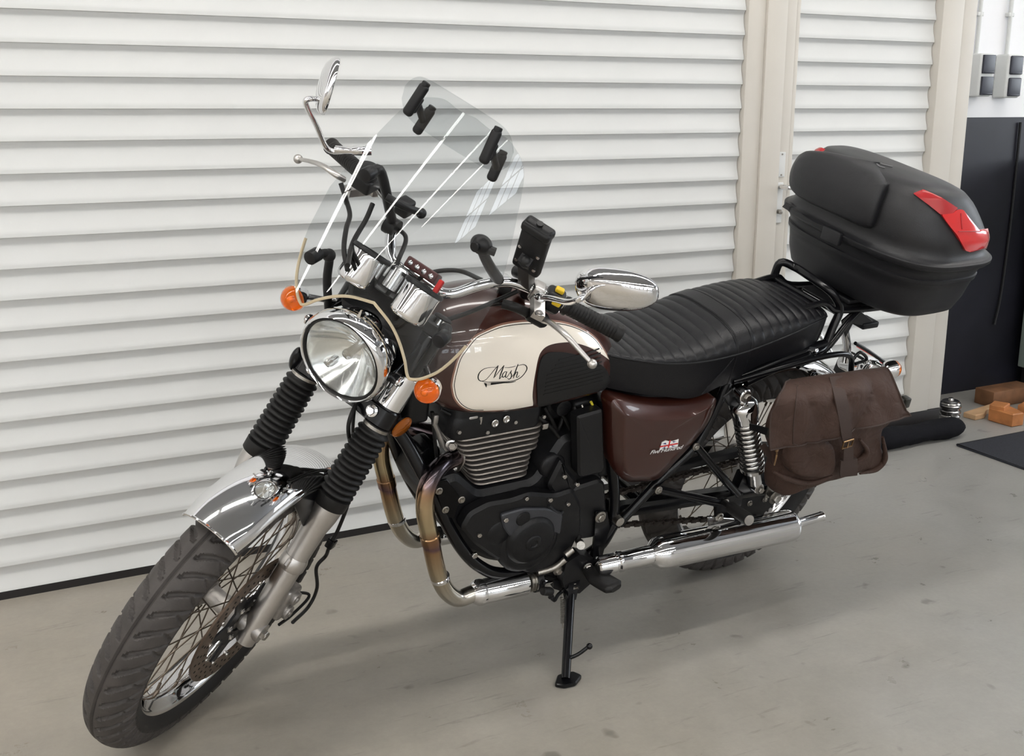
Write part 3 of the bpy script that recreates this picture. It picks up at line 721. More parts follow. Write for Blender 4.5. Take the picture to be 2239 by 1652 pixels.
mb = MB(); mb.lathe(HL, HD, [(-.062, .008), (-.030, .009), (-.022, .011), (-.018, .010), (-.016, .003)], 24); part('bulb_shield', mb, CH2, 'S')
mb = MB(); mb.cyl(HL+A(-.05, -.03, -.045), HL+A(-.022, -.03, -.045), .009, 20, bev=.002); mb.lathe(HL+A(-.022, -.03, -.045), HD, [(0, .008), (.006, .006), (.008, .001)], 16); part('parking_bulb', mb, CH2, 'S')
mb = MB(); mb.hull([HL+A(-.012, y, .0925) for y in (-.004, .004)]+[HL+A(-.030, y, .0905) for y in (-.004, .004)]+[HL+A(-.016, y, .112) for y in (-.0015, .0015)]+[HL+A(-.024, y, .108) for y in (-.0015, .0015)]); part('headlight_fin', mb, CH, 'S')
for s in (1, -1):
    mb = MB(); mb.plate([FP(.60, s)+A(0, -.008*s, 0)+FWD*.02, FP(.68, s)+A(0, -.008*s, 0)+FWD*.02, HL+A(-.035, .093*s, .018), HL+A(-.030, .093*s, -.022)], A(0, .004*s, 0), .001); mb.tube([HL+A(-.04, .090*s, 0), HL+A(-.04, .108*s, 0)], .010, 16); part('headlight_bracket', mb, BLK, 'S')
    mb = MB(); mb.bolt(HL+A(-.04, .108*s, 0), (0, s, 0), .008, .006); part('headlight_bolt', mb, CH, 'S')
mb = MB(); mb.sph(A(*(1.2031,-0.1180,0.7820)), (.016, .012, .030), None); mb.cyl(A(*(1.2031,-0.1180,0.7820)), FP(.60, -1), .008, 12); part('fork_ear_cap', mb, BLK, 'S')
# cowl of wires and rubber behind the lamp
mb = MB(); mb.hull([HL+A(x, y, z) for x, y, z in ((-.05, -.06, .08), (-.05, .06, .08), (-.10, .08, .06), (-.10, -.08, .06), (-.15, .07, .10), (-.15, -.07, .10), (-.14, .08, -.04), (-.14, -.08, -.04), (-.09, .05, -.07), (-.09, -.05, -.07))]); part('wiring_cover', mb, BLKM, 'S')

# ---------------------------------------------------------------- turn signals
def signal(c, d, stalk, fr, name='turn_signal'):
    d = nrm(d); c = np.asarray(c, float)
    mb = MB(); mb.lathe(c, d, [(-.030, .006), (-.027, .014), (-.016, .0215), (-.002, .0255), (.002, .0262), (.002, .023), (-.012, .018)], 32); 
    h_ = part(name, mb, CH, fr, 'chrome turn signal with amber lens')
    mb = MB(); mb.lathe(c, d, [(0, .0245), (.004, .0245), (.013, .0225), (.021, .0165), (.026, .008), (.027, .001)], 32); obj('amber_lens', mb, AMB, h_, None, fr)
    mb = MB(); mb.lathe(c, d, [(-.012, .0225), (.0005, .0238)], 24); mb.sph(c+d*.010, .006); obj('bulb', mb, mat('signal_bulb', (.9, .45, .08), .15, .7) if 'signal_bulb' not in MATS else MATS['signal_bulb'], h_, None, fr)
    mb = MB(); mb.tube(stalk, .0065, 12, sm=4); obj('stalk', mb, CH, h_, None, fr)
    return h_
sg = A(1.205, .159, .913)
signal(sg, (1, .08, .02), [sg+A(-.02, -.008, 0), sg+A(-.045, -.03, -.004), FP(.655, 1)], 'S')
signal(sg*A(1, -1, 1), (1, -.08, .02), [sg*A(1, -1, 1)+A(-.02, .008, 0), sg*A(1, -1, 1)+A(-.045, .03, -.004), FP(.655, -1)], 'S')

# ---------------------------------------------------------------- gauges
gb, gt = A(1.190, .060, 1.009), A(1.150, .066, 1.066); gd = nrm((gt-gb)*A(1, 0, 1))
DIAL = mat('gauge_dial', (.75, .75, .72), .4)
for s in (1, -1):
    p = gb*A(1, s, 1); L_ = .066
    mb = MB(); mb.lathe(p, gd, [(0, .004), (0, .024), (.002, .0315), (.006, .0355), (.012, .0375), (L_-.008, .0375), (L_-.002, .0385), (L_, .0375), (L_, .034), (.02, .033)], 48); g = part('gauge_cup', mb, CH, 'S')
    mb = MB(); mb.lathe(p, gd, [(L_-.003, .0385), (L_-.001, .0402), (L_+.003, .0402), (L_+.006, .038), (L_+.004, .035), (L_-.004, .035)], 48, caps=False, closed=True); obj('gauge_bezel', mb, BLKM, g, None, 'S')
    mb = MB(); mb.lathe(p, gd, [(L_-.004, .035), (L_-.003, .001)], 48); obj('gauge_dial', mb, DIAL, g, None, 'S')
    mb = MB(); mb.lathe(p, gd, [(L_+.001, .0352), (L_+.0035, .02), (L_+.004, .001)], 48, caps=False); obj('gauge_glass', mb, LENS, g, None, 'S')
    mb = MB(); mb.tube([p, p-gd*.02+A(-.005, -.01*s, 0), p-gd*.035+A(-.04, -.03*s, .01)], .006, 10, sm=4); obj('gauge_cable', mb, RUB, g, None, 'S')
mb = MB(); mb.plate([A(1.16, -.075, 1.005), A(1.16, .075, 1.005), A(1.09, .06, .985), A(1.09, -.06, .985)], (0, 0, .004), .001); part('gauge_bracket', mb, BLK, 'S')
cR = gb*A(1, 0, 1)+gd*.045+A(-.018, 0, .004)
mb = MB(); mb.lathe(cR, gd, [(-.03, .016), (-.028, .019), (.012, .019), (.016, .015)], 24); part('ignition_barrel', mb, CH2, 'S')
WL = mat('maroon_panel', (.07, .012, .012), .35)
p = A(*(1.0865,0.0200,1.0475)); 
mb = MB(); Rg = np.array([nrm(np.cross(A(0, 1, 0), gd)), A(0, 1, 0), gd]).T; mb.rbox(p, (.035, .070, .022), Rg, .004, 2); wp = part('warning_lamp_panel', mb, WL, 'S')
for k in range(4):
    mb = MB(); mb.lathe(p+Rg@A(.014, -.024+.016*k, .0), Rg@A(1, 0, 0), [(0, .005), (.005, .005), (.007, .002)], 12); obj('indicator_lamp', mb, CH, wp, None, 'S')
mb = MB(); mb.rbox(A(*(1.1527,0.0850,1.0865)), (.012, .010, .026), Rg, .003, 2); part('red_switch', mb, mat('red_plastic', (.65, .01, .01), .3), 'S')

# ---------------------------------------------------------------- windscreen
OUT_T = [(0, A(*(1.0592,0.0356,1.3611))[2]+.004)]+[(A(*p)[1], A(*p)[2]) for p in ((1.0592,0.0356,1.3611), (1.0566,0.0676,1.3626), (1.0582,0.0907,1.3535), (1.0607,0.1085,1.3425), (1.0661,0.1241,1.3243), (1.0749,0.1359,1.2991), (1.0913,0.1519,1.2534), (1.1117,0.1708,1.1963), (1.1257,0.1811,1.1576), (1.1366,0.1888,1.1277))]
OUT_B = [(A(*p)[1], A(*p)[2]) for p in ((1.2058,-0.0029,1.0137), (1.2112,0.0484,0.9977), (1.2162,0.0756,0.9809), (1.2236,0.1030,0.9563), (1.2305,0.1246,0.9327), (1.2293,0.1309,0.9333), (1.2200,0.1508,0.9476), (1.2013,0.1724,0.9820), (1.1784,0.1856,1.0299), (1.1561,0.1931,1.0789), (1.1366,0.1888,1.1277))]
def mono(L_):
    o = []
    for y, z in L_:
        if not o or y > o[-1][0]+.0015: o.append((y, z))
    return [a for a, _ in o], [b for _, b in o]
TYX, TYZ = mono(OUT_T); BYX, BYZ = mono(OUT_B); YM = min(TYX[-1], BYX[-1]); BYX[0] = 0.0
def scr(u, v, d=0):
    q = -1+2*u; y = YM*.9995*sin(q*pi/2); a = abs(y); zt = sspl(TYX, TYZ, a); zb = sspl(BYX, BYZ, a); z = zb+(zt-zb)*v
    return (screen_x(y, z)+d, y, z)
SCRM = thin('windscreen_acrylic', (.89, .90, .905), ior=1.55)
mb = MB(); mb.sheet(scr, 96, 40, .0035); scn = part('windscreen', mb, SCRM, 'S', 'clear curved windscreen', ang=60)
EDGE = mat('lit_acrylic_edge', (.55, .45, .30), .35)  # beige stands for light caught by the acrylic edge
mb = MB(); mb.tube([A(*scr(.06+.88*k/90, 0)) for k in range(91)], .0030, 8); obj('lit_screen_edge', mb, EDGE, scn, 'beige lit edge painted along the lower cutout', 'S')
# deflector clipped to the top
def dfl(u, v):
    q = -1+2*u; ym = .112; y = ym*.9995*sin(q*pi/2); e = abs(sin(q*pi/2))
    zt = 1.424-.007*e*e-.034*e**9; zb = 1.330+.028*e**9
    z = zb+(zt-zb)*v; return (1.130+.12*(z-1.334)-.7*y*y, y, z)
mb = MB(); mb.sheet(dfl, 60, 18, .003); df = part('wind_deflector', mb, SCRM, 'S', 'clear deflector clipped to the top of the windscreen', ang=60)
for s in (1, -1):
    up = nrm(A(-.42, -.10*s, 1)); sd_ = nrm(A(0, 1, 0)-up*up[1]); fw = np.cross(sd_, up); Rk = np.array([fw, sd_, up]).T
    k1, k2 = A(1.147, .077*s, 1.381), A(1.086, .079*s, 1.321)
    for c, ln in ((k1, .062), (k2, .054)):
        mb = MB(); mb.rbox(c, (.015, .019, ln), Rk, .0074, 4); mb.cyl(c+up*ln*.38, c+up*ln*.56, .0075, 16, bev=.002); obj('clamp_pad', mb, BPL, df, None, 'S')
    mb = MB(); mb.tube([k1-fw*.004, (k1+k2)/2, k2+fw*.004], .0065, 12); mb.rbox(k1-up*.012-A(.012, 0, 0), (.012, .016, .03), Rk, .004, 2); obj('clamp_link', mb, BPL, df, None, 'S')
# screen mounts
for px, tgt in (((1.1912,0.1412,1.0200), FP(.60, 1)+A(0, .01, 0)), ((1.1921,-0.1527,1.0132), FP(.60, -1)+A(0, -.01, 0))):
    c = A(*px); s = 1 if c[1] > 0 else -1
    mb = MB(); mb.cyl(c+A(.012, 0, 0), c+A(-.016, 0, 0), .0135, 20, bev=.002); k_ = part('screen_mount', mb, BPL, 'S')
    mb = MB(); e = c+A(-.035, -.012*s, -.005); mb.tube([c+A(-.01, 0, 0), e, e+A(-.005, -.01*s, -.06), tgt], .0085, 12, sm=5); mb.sph(e, .013); obj('mount_rod', mb, BPL, k_, None, 'S')
# handlebar
HB = [A(1.052, 0, 1.000), A(1.052, .045, 1.000), A(1.040, .075, 1.006), A(1.005, .110, 1.036), A(.970, .145, 1.052), A(.940, .190, 1.050), A(.905, .250, 1.036), A(.853, .369, 1.017)]
half = spl(HB, 6); bar = [p*A(1, -1, 1) for p in half[::-1][:-1]]+half
mb = MB(); mb.tube(bar, .0111, 16); part('handlebar', mb, CH, 'S')
for y in (.045, -.045):
    mb = MB(); mb.rbox((1.055, y, .982), (.034, .024, .050), np.array([FWD, A(0, 1, 0), SA]).T, .005, 2); part('bar_riser', mb, CH2, 'S')
gd2 = nrm(HB[-1]-HB[-2])
for s in (1, -1):
    M1 = A(1, s, 1); p0 = (HB[-2]+gd2*.004)*M1; p1 = (HB[-1]+gd2*.006)*M1; d = nrm(p1-p0); L_ = np.linalg.norm(p1-p0)
    pr = [(0, .0185), (.003, .020), (.008, .020), (.010, .0168)]
    for k in range(16): a = .012+(L_-.022)*k/16; w_ = (L_-.022)/16; pr += [(a, .0162), (a+w_*.2, .0172), (a+w_*.8, .0172)]
    pr += [(L_-.009, .0172), (L_-.006, .0185), (L_, .018), (L_+.001, .012)]
    mb = MB(); mb.lathe(p0, d, pr, 24); part('handlebar_grip', mb, RUB, 'S')
    # switch housing
    c = (HB[-2]+(HB[-3]-HB[-2])*.30)*M1; Rs = np.array([nrm(np.cross(A(0, 0, 1), d)), np.cross(d, nrm(np.cross(A(0, 0, 1), d))), d]).T
    mb = MB(); mb.rbox(c, (.040, .044, .040), Rs, .009, 3); mb.rbox(c+Rs@A(0, -.018, 0), (.028, .016, .034), Rs, .005, 2); sw = part('switch_housing', mb, BPL, 'S')
    mb = MB(); mb.rbox(c+Rs@A(.0, .026, 0), (.014, .010, .018), Rs, .003, 2); mb.rbox(c+Rs@A(-.018*s, .008, .004), (.012, .012, .018), Rs, .003, 2)
    obj('switch_button', mb, MATS['red_plastic'] if s < 0 else mat('yellow_mark', (.75, .5, .02), .4), sw, None, 'S')
    # lever perch
    c = (HB[-3]+(HB[-2]-HB[-3])*.15)*M1
    mb = MB(); mb.rbox(c, (.034, .036, .026), Rs, .006, 2); mb.hull([c+Rs@A(x*s, y_, z_) for x, y_, z_ in ((.01, .010, -.012), (.01, -.010, -.012), (.01, .010, .012), (.01, -.010, .012))]+[A(.985, .235*s, 1.033)+Rs@A(0, y_, z_) for y_ in (-.008, .008) for z_ in (-.012, .012)])
    pc_ = part('lever_perch', mb, ALU, 'S'); mb = MB(); mb.bolt(A(.985, .235*s, 1.042), (0, 0, 1), .006, .005); obj('pivot_bolt', mb, BOLT, pc_, None, 'S')
# levers
lv = [A(*(0.9570,0.2400,1.0126)), A(*(0.9778,0.2620,1.0325)), A(*(1.0007,0.3050,1.0443)), A(*(1.0006,0.3420,1.0324)), A(*(0.9991,0.3700,1.0226))]
mb = MB(); mb.tube(lv, [.0085, .0085, .0075, .0065, .0055], 14, sm=6, flat=.7); mb.sph(lv[-1]+nrm(lv[-1]-lv[-2])*.005, .0098); part('clutch_lever', mb, ALU, 'S')
rv = [A(*(0.9827,-0.2500,1.0522)), A(*(0.9967,-0.2620,1.0608)), A(*(0.9917,-0.3000,1.0577)), A(*(0.9788,-0.3350,1.0419)), A(*(0.9685,-0.3680,1.0238))]
mb = MB(); mb.tube(rv, [.0085, .0085, .0075, .0065, .0055], 14, sm=6, flat=.7); mb.sph(rv[-1]+nrm(rv[-1]-rv[-2])*.005, .0098); part('brake_lever', mb, ALU, 'S')
hose('lever_boot', [(0.9993,0.1650,1.0238), (0.9938,0.1900,1.0293), (0.9632,0.2150,1.0123)], .010, RUB)
mb = MB(); mb.lathe((0.9741,0.2120,1.0206), A(*(0.9432,0.2430,1.0038))-A(*(0.9741,0.2120,1.0206)), [(0, .011), (.006, .015), (.040, .016), (.046, .013)], 20); part('lever_boot', mb, RUB, 'S')
hose('clutch_cable', [(0.9993,0.1650,1.0238), (0.9587,0.1200,0.9662), (0.9191,0.0800,0.8895), (0.8527,0.0500,0.7652)], .0042)
# right hand controls seen through the screen
mb = MB(); mb.rbox(A(.975, -.205, 1.072), (.05, .045, .03), None, .006, 2); mb.lathe(A(.98, -.205, 1.085), (0, 0, 1), [(0, .022), (.02, .022), (.026, .019), (.027, .002)], 24); part('brake_reservoir', mb, BPL, 'S')
kR = A(*(1.1224,-0.1319,1.1876)); mb = MB(); mb.cyl(kR+A(.012, 0, 0), kR+A(-.014, 0, 0), .0135, 20, bev=.002); kk = part('screen_mount', mb, BPL, 'S')
mb = MB(); mb.tube([kR+A(-.01, 0, 0), kR+A(-.04, .005, -.01), A(1.01, -.105, 1.045)], .010, 12, sm=5); mb.lathe(A(1.01, -.105, 1.04)-A(0, .013, 0), (0, 1, 0), [(0, .019), (.026, .019)], 20); obj('mount_rod', mb, BPL, kk, None, 'S')
mb = MB(); mb.tube([(1.0868,-0.1000,1.1436), (1.0724,-0.0700,1.1363), (1.0319,-0.0500,1.1184)], .0075, 12, sm=3); mb.sph((1.0241,-0.0500,1.1132), .0105); mb.rbox(A(*(1.0500,-0.0750,1.1223)), (.03, .03, .034), None, .006, 2); part('clamp_handle', mb, BPL, 'S')
kL = A(*(1.1241,0.1176,1.1886)); mb = MB(); mb.sph(kL+A(-.008, 0, 0), (.016, .0215, .0185)); mb.cyl(kL+A(.012, -.004, 0), kL+A(0, -.002, 0), .009, 16); mb.cyl(kL+A(0, 0, .0), kL+A(-.012, .028, 0), .008, 14); kk = part('screen_mount', mb, BPL, 'S')
mb = MB(); mb.tube([kL+A(-.015, 0, -.012), (1.0585,0.1250,1.1231), (0.9756,0.1300,1.0484)], [.011, .0125, .0145], 14, sm=5, flat=.8); mb.lathe((0.9145,0.1180,0.9989), (-.3, 1, 0), [(0, .018), (.026, .018)], 20); obj('mount_arm', mb, BPL, kk, None, 'S')
for P in ([(1.0396,-0.2000,1.0513), (1.0679,-0.1700,1.0483), (1.1239,-0.1400,1.0577), (1.1863,-0.1000,1.0624), (1.2274,-0.0600,1.0601)], [(1.0708,-0.1300,1.1025), (1.0978,-0.1200,1.0819), (1.1596,-0.1000,1.0669), (1.2330,-0.0600,1.0733)], [(1.0469,-0.2200,1.0851), (1.0506,-0.2000,1.0664), (1.0368,-0.2000,1.0446)]):
    hose('control_cable', P, .0048)
for P in ([A(.98, .10, 1.03), A(1.03, .06, 1.05), A(1.08, .02, 1.03), A(1.10, 0, .95)], [A(.99, -.10, 1.03), A(1.05, -.05, 1.06), A(1.12, -.02, 1.04), A(1.13, 0, .94)], [A(.96, .17, 1.04), A(1.04, .12, .99), A(1.08, .06, .93), A(1.04, .02, .86)]):
    hose('control_cable', P, .0045)

# ---------------------------------------------------------------- mirrors
MIR = mat('mirror_glass', (.9, .9, .9), .01, 1)
def mirror(c, n, a, ha, hb, stem, dep=.030):
    n = nrm(n); a = nrm(a-n*np.dot(a, n)); b = np.cross(n, a); rs = []
    for d, k in ((0, 1.0), (-.004, 1.015), (-.010, 1.0), (-.018, .90), (-.025, .72), (-.029, .45), (-.030, .12)):
        rs.append([c+n*(d*dep/.030)+k*(ha*np.sign(cos(t))*abs(cos(t))**.8*a+hb*np.sign(sin(t))*abs(sin(t))**.8*b*(1-.15*cos(t))) for t in [2*pi*j/40 for j in range(40)]])
    mb = MB(); mb.rings(rs); m_ = part('rear_view_mirror', mb, CH, 'S', 'chrome rear view mirror', ang=50)
    g_ = MB(); g_.rings([[p*1.0-c*0+n*.0006 for p in [c+(q-c)*.95 for q in rs[0]]], [c+(q-c)*.93+n*.0016 for q in rs[0]]]); obj('mirror_glass', g_, MIR, m_, None, 'S')
    mb = MB(); mb.tube(stem, .0058, 12, sm=6); mb.lathe(stem[0], A(*stem[1])-A(*stem[0]), [(-.012, .010), (.010, .010), (.014, .007)], 12); mb.sph(stem[-1], .010); obj('mirror_stem', mb, CH, m_, None, 'S')
cL = A(*(0.9730,0.3450,1.1777)); 
mirror(cL, A(-1, -.12, .05), A(-.05, .88, .44), .079, .0415, [(0.9563,0.2150,1.0540), (0.9925,0.2450,1.0910), (1.0339,0.2850,1.1312), (1.0739,0.3120,1.1781), cL+A(.024, -.040, -.022)], .034)
cRm = A(*(0.9534,-0.3600,1.1991)); ra = nrm(A(*(0.7162,-0.5000,1.0594))-A(*(1.0550,-0.3000,1.2589))); bb = nrm(A(0, 0, 1)-ra*ra[2]); nn = np.cross(ra, bb)
q1 = A(*(0.8778,-0.3600,1.1799))-cRm; nn = nn*np.sign(np.dot(nn, q1)); nn = nrm(nn-ra*.05*np.sign(ra[1]))
mirror(cRm+nn*.008, nn, ra, .070, .057, [(0.8807,-0.2750,1.0723), (0.8996,-0.3050,1.0590), (0.9182,-0.3400,1.0494), (0.9611,-0.3550,1.1101), (1.0033,-0.3650,1.1659), (1.0021,-0.3620,1.1797), (0.9604,-0.3600,1.1677)], .026)
mb = MB(); mb.lathe((0.8903,-0.2750,1.0754), A(*(0.9127,-0.3400,1.0477))-A(*(0.8903,-0.2750,1.0754)), [(0, .010), (.022, .010), (.024, .0085), (.06, .0085), (.062, .006)], 14); part('mirror_clamp', mb, CH, 'S')
# phone holder on the left bar
py_ = .200
top, bot = A(*(1.1137,0.2000,1.2850)), A(*(1.0780,0.2000,1.1715)); lf, rt = A(*(1.1561,0.2000,1.2557)), A(*(1.0221,0.2000,1.1847))
upv = nrm(top-bot); 
# face of the holder looks at the rider; its back is towards the lens
sdv = A(0, 1, 0); sdv = nrm(sdv-upv*np.dot(sdv, upv)); nv = np.cross(sdv, upv); Rp = np.array([sdv, nv, upv]).T; cpt = (top+bot)/2
LZ = np.linalg.norm(top-bot)
mb = MB(); mb.rbox(cpt, (.056, .020, LZ), Rp, .007, 3); ph = part('phone_holder', mb, BLKM, 'S', 'black phone holder clamped to the left handlebar')
mb = MB(); mb.rbox(cpt+Rp@A(0, 0, LZ*.40), (.058, .030, .020), Rp, .007, 3); mb.cyl(cpt+Rp@A(0, 0, LZ*.49), cpt+Rp@A(0, 0, LZ*.49+.006), .006, 14); obj('holder_jaw', mb, BPL, ph, None, 'S')
sg_ = 1 if np.dot(nv, A(1, 0, 0)) > 0 else -1
for sx in (-.019, .019):
    for sz in (-LZ*.02, -LZ*.32):
        mb = MB(); mb.cyl(cpt+Rp@A(sx, sg_*.009, sz), cpt+Rp@A(sx, sg_*.0125, sz), .0035, 12); obj('holder_screw', mb, BOLT, ph, None, 'S')
mb = MB(); q0 = cpt+Rp@A(0, sg_*.012, -LZ*.22); q1 = A(*(0.8775,0.1650,0.9917)); mb.sph(q0, .013); mb.hull([q0+A(*d) for d in ((.012, .012, 0), (.012, -.012, 0), (-.012, .012, .004), (-.012, -.012, .004), (0, .012, .014), (0, -.012, .014))]+[q1+A(*d) for d in ((.012, .013, 0), (.012, -.013, 0), (-.012, .013, .004), (-.012, -.013, .004), (0, .013, -.014), (0, -.013, -.014))]); mb.sph(q1, .014); mb.cyl(A(*(0.9595,0.1500,1.0778)), A(*(0.9721,0.1750,1.0917)), .013, 18, bev=.002); obj('holder_arm', mb, BPL, ph, None, 'S')


# ---------------------------------------------------------------- fuel tank
def tank_ring(x, n=26):
    zt, zb = sspl(TX, TZT, x), sspl(TX, TZB, x); L_ = []
    for i in range(n+1):
        z = zb+(zt-zb)*(1-cos(pi*i/n))/2; L_.append((x, tank_y(x, z), z))
    return L_+[(a, -b, c) for a, b, c in L_[::-1]][1:-1]
tx = [.572+.473*(1-cos(pi*k/60))/2 for k in range(61)]
mb = MB(); mb.rings([tank_ring(x) for x in tx]); tank = part('fuel_tank', mb, BROWN, 'B', 'brown metallic fuel tank with cream side panel', ang=60)
from mathutils.geometry import delaunay_2d_cdt
def tsurf(x, z, off, side=1):
    zt, zb = sspl(TX, TZT, x), sspl(TX, TZB, x); z = min(max(z, zb+1e-5), zt-1e-5)
    y = tank_y(x, z); e = 5e-4
    dx = (tank_y(min(x+e, 1.0445), z)-tank_y(x-e, z))/(2*e)
    z1, z0 = min(z+e, zt-1e-6), max(z-e, zb+1e-6); dz = (tank_y(x, z1)-tank_y(x, z0))/(z1-z0)
    n = nrm((-dx, 1, -dz)); p = A(x, y, z)+n*off; return p*A(1, side, 1)
def decal(pts, surf, off, name, m, parent, step=.006, thick=True, lab=None, rim=.0004, fr='B'):
    P2 = [(float(a), float(b)) for a, b in pts]; n = len(P2)
    xs = [p[0] for p in P2]; zs = [p[1] for p in P2]
    def inside(x, z):
        c = False; j = n-1
        for i in range(n):
            if (P2[i][1] > z) != (P2[j][1] > z) and x < (P2[j][0]-P2[i][0])*(z-P2[i][1])/(P2[j][1]-P2[i][1])+P2[i][0]: c = not c
            j = i
        return c
    V = [Vector(p) for p in P2]; 
    x = min(xs)+step
    while x < max(xs):
        z = min(zs)+step
        while z < max(zs):
            if inside(x, z) and min((x-a)**2+(z-b)**2 for a, b in P2) > (step*.45)**2: V.append(Vector((x, z)))
            z += step
        x += step
    r = delaunay_2d_cdt(V, [(i, (i+1) % n) for i in range(n)], [], 1, 1e-7)
    vs2, F = r[0], r[2]; N = len(vs2)
    mb = MB(); mb.add([surf(v[0], v[1], off) for v in vs2], [tuple(f) for f in F])
    ed = {}
    for f in F:
        for i in range(3):
            k = (f[i], f[(i+1) % 3]); ed[k] = ed.get(k, 0)+1
    mb.v += [tuple(surf(v[0], v[1], -rim)) for v in vs2]; bf = [(b, a, a+N, b+N) for (a, b) in ed if (b, a) not in ed]
    mb.f += bf; mb.m += [0]*len(bf)
    return obj(name, mb, m, parent, lab, fr, ang=60)
def ribbon(pts, w, surf, off, mb, closed=False, sm=5):
    """flat stroke on a surface; pts 2D, w scalar or per-point"""
    P = spl([A(p[0], p[1]) for p in pts], sm, closed) if sm else [A(*p) for p in pts]
    if hasattr(w, '__len__'):
        W_ = [x[0] for x in spl([A(a, 0) for a in w], sm, closed)]
    else: W_ = [w]*len(P)
    rs = []; K = len(P)
    for i in range(K):
        t = nrm(P[(i+1) % K if closed else min(i+1, K-1)]-P[i-1 if (closed or i) else 0]); nn = A(-t[1], t[0])*max(W_[i], 1e-5)/2
        a, b = P[i]+nn, P[i]-nn
        rs.append([surf(a[0], a[1], off), surf(b[0], b[1], off), surf(b[0], b[1], off-.0008), surf(a[0], a[1], off-.0008)])
    mb.rings(rs, closed=closed)
xz = lambda L_: [(p[0], p[2]) for p in L_]
CP = xz([(0.9924,0.1190,0.7915), (0.9935,0.1184,0.8038), (0.9914,0.1179,0.8243), (0.9837,0.1145,0.8525), (0.9688,0.1110,0.8720), (0.9474,0.1050,0.8915), (0.9231,0.1021,0.9001), (0.8871,0.0977,0.9077), (0.8473,0.0952,0.9088), (0.8100,0.0938,0.9057), (0.7594,0.0911,0.8984), (0.7130,0.0896,0.8857), (0.6721,0.0910,0.8672), (0.6391,0.0941,0.8449), (0.6174,0.1014,0.8190), (0.5965,0.1044,0.7895),
    (0.6281,0.1093,0.8121), (0.6629,0.1100,0.8327), (0.7056,0.1113,0.8500), (0.7439,0.1146,0.8566), (0.7755,0.1191,0.8567), (0.7942,0.1242,0.8491), (0.8040,0.1297,0.8342), (0.8096,0.1353,0.8055), (0.8107,0.1366,0.7790), (0.8082,0.1359,0.7511), (0.7987,0.1288,0.7238),
    (0.8674,0.1274,0.7240), (0.9212,0.1246,0.7297), (0.9485,0.1227,0.7356), (0.9711,0.1227,0.7501), (0.9861,0.1214,0.7698)])
def smooth_poly(P, corners, sm=6):
    """spline through closed polygon, sharp at the listed indices"""
    n = len(P); out = []; cs = sorted(corners)
    if not cs: return [tuple(p) for p in spl([A(*p) for p in P], sm, True)]
    for a, b in zip(cs, cs[1:]+[cs[0]+n]):
        seg = [A(*P[i % n]) for i in range(a, b+1)]; out += [tuple(p) for p in spl(seg, sm)[:-1]]
    return out
CPS = smooth_poly(CP, [15, 26])
for sd in (1, -1):
    sf = (lambda s_: (lambda x, z, off: tsurf(x, z, off, s_)))(sd)
    pn = decal(CPS, sf, .0007, 'tank_panel', CREAM, tank, .0065, lab='cream side panel of the tank')
    mb = MB(); ribbon(CP[27:]+CP[:16], .0030, sf, .0009, mb); obj('pinstripe', mb, GOLD, pn)
    cen = A(np.mean([p[0] for p in CP[:16]]), .82); ins = [tuple(A(*p)+nrm(cen-A(*p))*.0048) for p in CP[28:]+CP[:15]]
    mb = MB(); ribbon(ins, .0012, sf, .0010, mb); obj('pinstripe', mb, BLK, pn)
    KP = xz([(0.7870,0.1283,0.7237), (0.8007,0.1360,0.7673), (0.8043,0.1356,0.7989), (0.7982,0.1299,0.8313), (0.7838,0.1255,0.8419), (0.7644,0.1231,0.8423), (0.7250,0.1208,0.8336), (0.6846,0.1199,0.8187), (0.6522,0.1184,0.8024), (0.6221,0.1168,0.7832), (0.5977,0.1109,0.7545), (0.5839,0.0984,0.7291), (0.5916,0.1025,0.7239), (0.6688,0.1216,0.7259), (0.7264,0.1239,0.7221), (0.7628,0.1238,0.7182)])
    def pad_s(x, z, off, s_=sd): return tsurf(x, z, off, s_)
    KS = smooth_poly(KP, [])
    kp = decal(KS, sf, .0035, 'knee_pad', RUB, tank, .0065, lab='black rubber knee pad', rim=.001)
    for k in range(9):
        z = .752+.009*k; xs_ = [x_ for x_ in np.linspace(.615, .79, 60)]
        L_ = [(x_, z) for x_ in xs_ if x_ > .62+.006*k*.3 and x_ < .782-(.0 if k < 6 else .01*(k-5)) and z < sspl(TX, TZT, x_)-.05]
        if len(L_) > 4:
            mb = MB(); ribbon(L_[::6]+[L_[-1]], .0028, sf, .0045, mb); obj('pad_rib', mb, RUB, kp)
